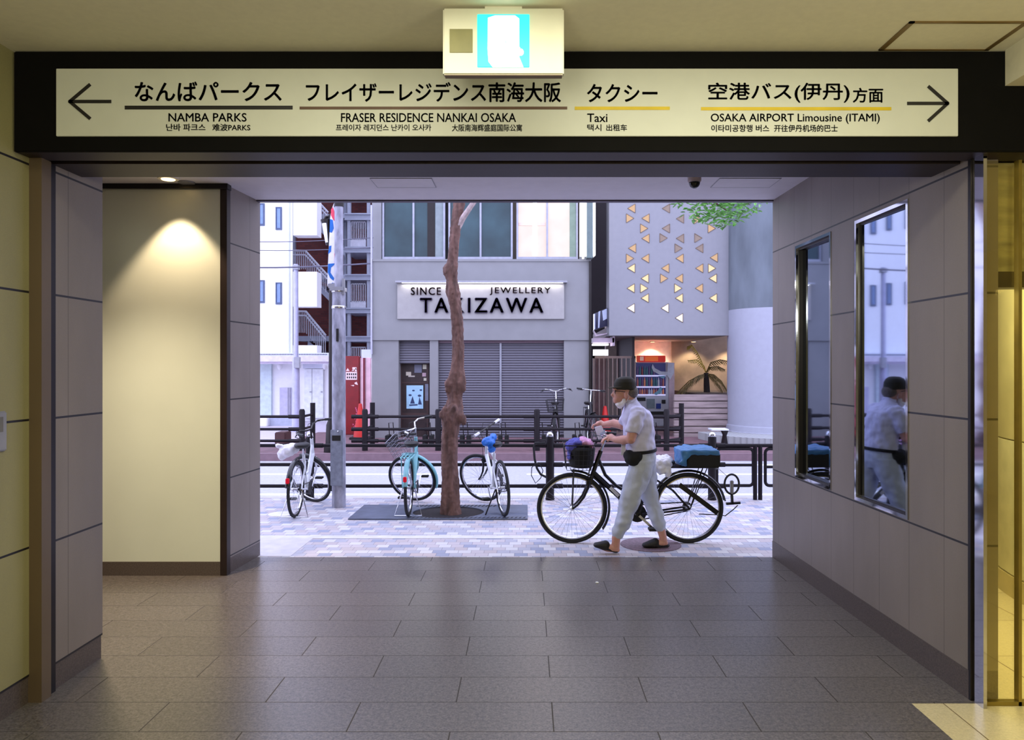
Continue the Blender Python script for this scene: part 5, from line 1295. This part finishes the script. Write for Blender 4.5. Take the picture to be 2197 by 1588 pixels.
# trousers with folds
TR = mat('pale_grey_trousers', (184, 190, 210), .85, vary=.05, scale=10, bump=.3, bscale=16)
b = MB()
b.loft([(M(1376, 1006), .105, .155), (M(1377, 990), .124, .172), (M(1377, 975), .124, .168), (M(1376, 966), .118, .160)], 26)
def leg(pts):
    vs = []; n = 26; fine = []
    for p0, p1 in zip(pts[:-1], pts[1:]):
        m = max(1, int((p1[1] - p0[1]) / 2.5))
        fine += [tuple(u + (v - u) * k / m for u, v in zip(p0, p1)) for k in range(m)]
    pts = fine + [pts[-1]]; N = len(pts)
    for i, (x, y, dy, r) in enumerate(pts):
        fold = .010 + .030 * max(0, min(1, (y - 1035) / 90))
        for k in range(n):
            a = 2 * PI * k / n
            rr = r * (1 + .04 * math.sin(2 * a + y * .05) + fold * math.sin(y * .33 + 2.4 * math.sin(a + .5)) + .03 * math.sin(4 * a - y * .06))
            vs.append(M(x, y, dy) + Vector((rr * math.cos(a), rr * .95 * math.sin(a), .25 * rr * math.sin(a + .6) * 0)))
    b.add(vs, [(i * n + k, i * n + (k + 1) % n, (i + 1) * n + (k + 1) % n, (i + 1) * n + k) for i in range(N - 1) for k in range(n)] + [tuple(range(n))[::-1], tuple((N - 1) * n + k for k in range(n))])
leg([(1376, 985, -.075, .108), (1371, 1005, -.085, .112), (1364, 1025, -.09, .106), (1357, 1045, -.095, .100), (1350, 1062, -.1, .094), (1345, 1080, -.1, .088), (1341, 1096, -.1, .080), (1335, 1112, -.1, .078), (1330, 1126, -.1, .070), (1325, 1138, -.1, .060), (1321, 1149, -.1, .046)])
leg([(1382, 985, .075, .106), (1386, 1010, .085, .106), (1390, 1035, .09, .094), (1395, 1058, .095, .084), (1399, 1076, .1, .078), (1406, 1094, .1, .072), (1412, 1110, .1, .070), (1417, 1124, .1, .066), (1421, 1136, .1, .056), (1424, 1146, .1, .044)])
remesh(b, 'trousers', TR, man, .0065, 2, (.09, .024))
# belt bag and strap
BAGM = mat('black_bag_cloth', (0, 0, 0))
b = MB(); N = 30; pts = [Vector((M(1376, 0).x + .130 * math.cos(2 * PI * i / N), MY + .178 * math.sin(2 * PI * i / N), ZZ(966.5 - 3 * math.cos(2 * PI * i / N), MY))) for i in range(N)]
for dz in (-.006, .006): b.tube([p + Vector((0, 0, dz)) for p in pts], .009, 6, closed=True)
st_ = b.build('belt_strap', BAGM, man)
b = MB(); b.ball(M(1353, 980, -.15), (.075, .055, .065)); b.ball(M(1346, 974, -.12), (.055, .06, .05)); b.ball(M(1362, 975, -.16), (.05, .04, .045)); remesh(b, 'belt_bag', BAGM, man, .008, 3, (.05, .01))
# slip-on shoes
SHOE = mat('black_shoe', (18, 15, 18), .6)
def shoe(toe, heel, vamp, dy):
    b = MB(); a, h = M(*toe, dy), M(*heel, dy); d = (h - a)
    for i in range(9):
        u = i / 8; w = .030 + .018 * math.sin(PI * min(1, u * 1.25)) ; c = a + d * u; b.ball(c + Vector((0, 0, .012)), (.03, w, .014))
    for i in range(5):
        u = .05 + .42 * i / 4; c = a + d * u; b.ball(c + Vector((0, 0, .016 + vamp * i / 4)), (.04, .046, .024 + .022 * i / 4))
    return remesh(b, 'shoe', SHOE, man, .006, 3)
shoe((1278, 1167), (1318, 1180), .018, -.1); shoe((1388, 1179), (1435, 1179), .018, .1)
# packet held in the far hand
c = M(1288, 929, .40); t = thing('paper_packet', 'white folded paper packet held over the handlebar', 'packet', c)
b = MB(); b.pprism([(1276, 917), (1291, 913), (1300, 934), (1298, 939), (1284, 944)], MY + .375, .03); b.build('packet', mat('packet_white', (226, 224, 240), .6, vary=.08, scale=20), t, bevel=.004)
b = MB(); b.pprism([(1287, 931), (1298, 922), (1299, 932), (1291, 940)], MY + .36, .012); b.build('folded_corner', mat('packet_blue', (176, 190, 220), .6), t)
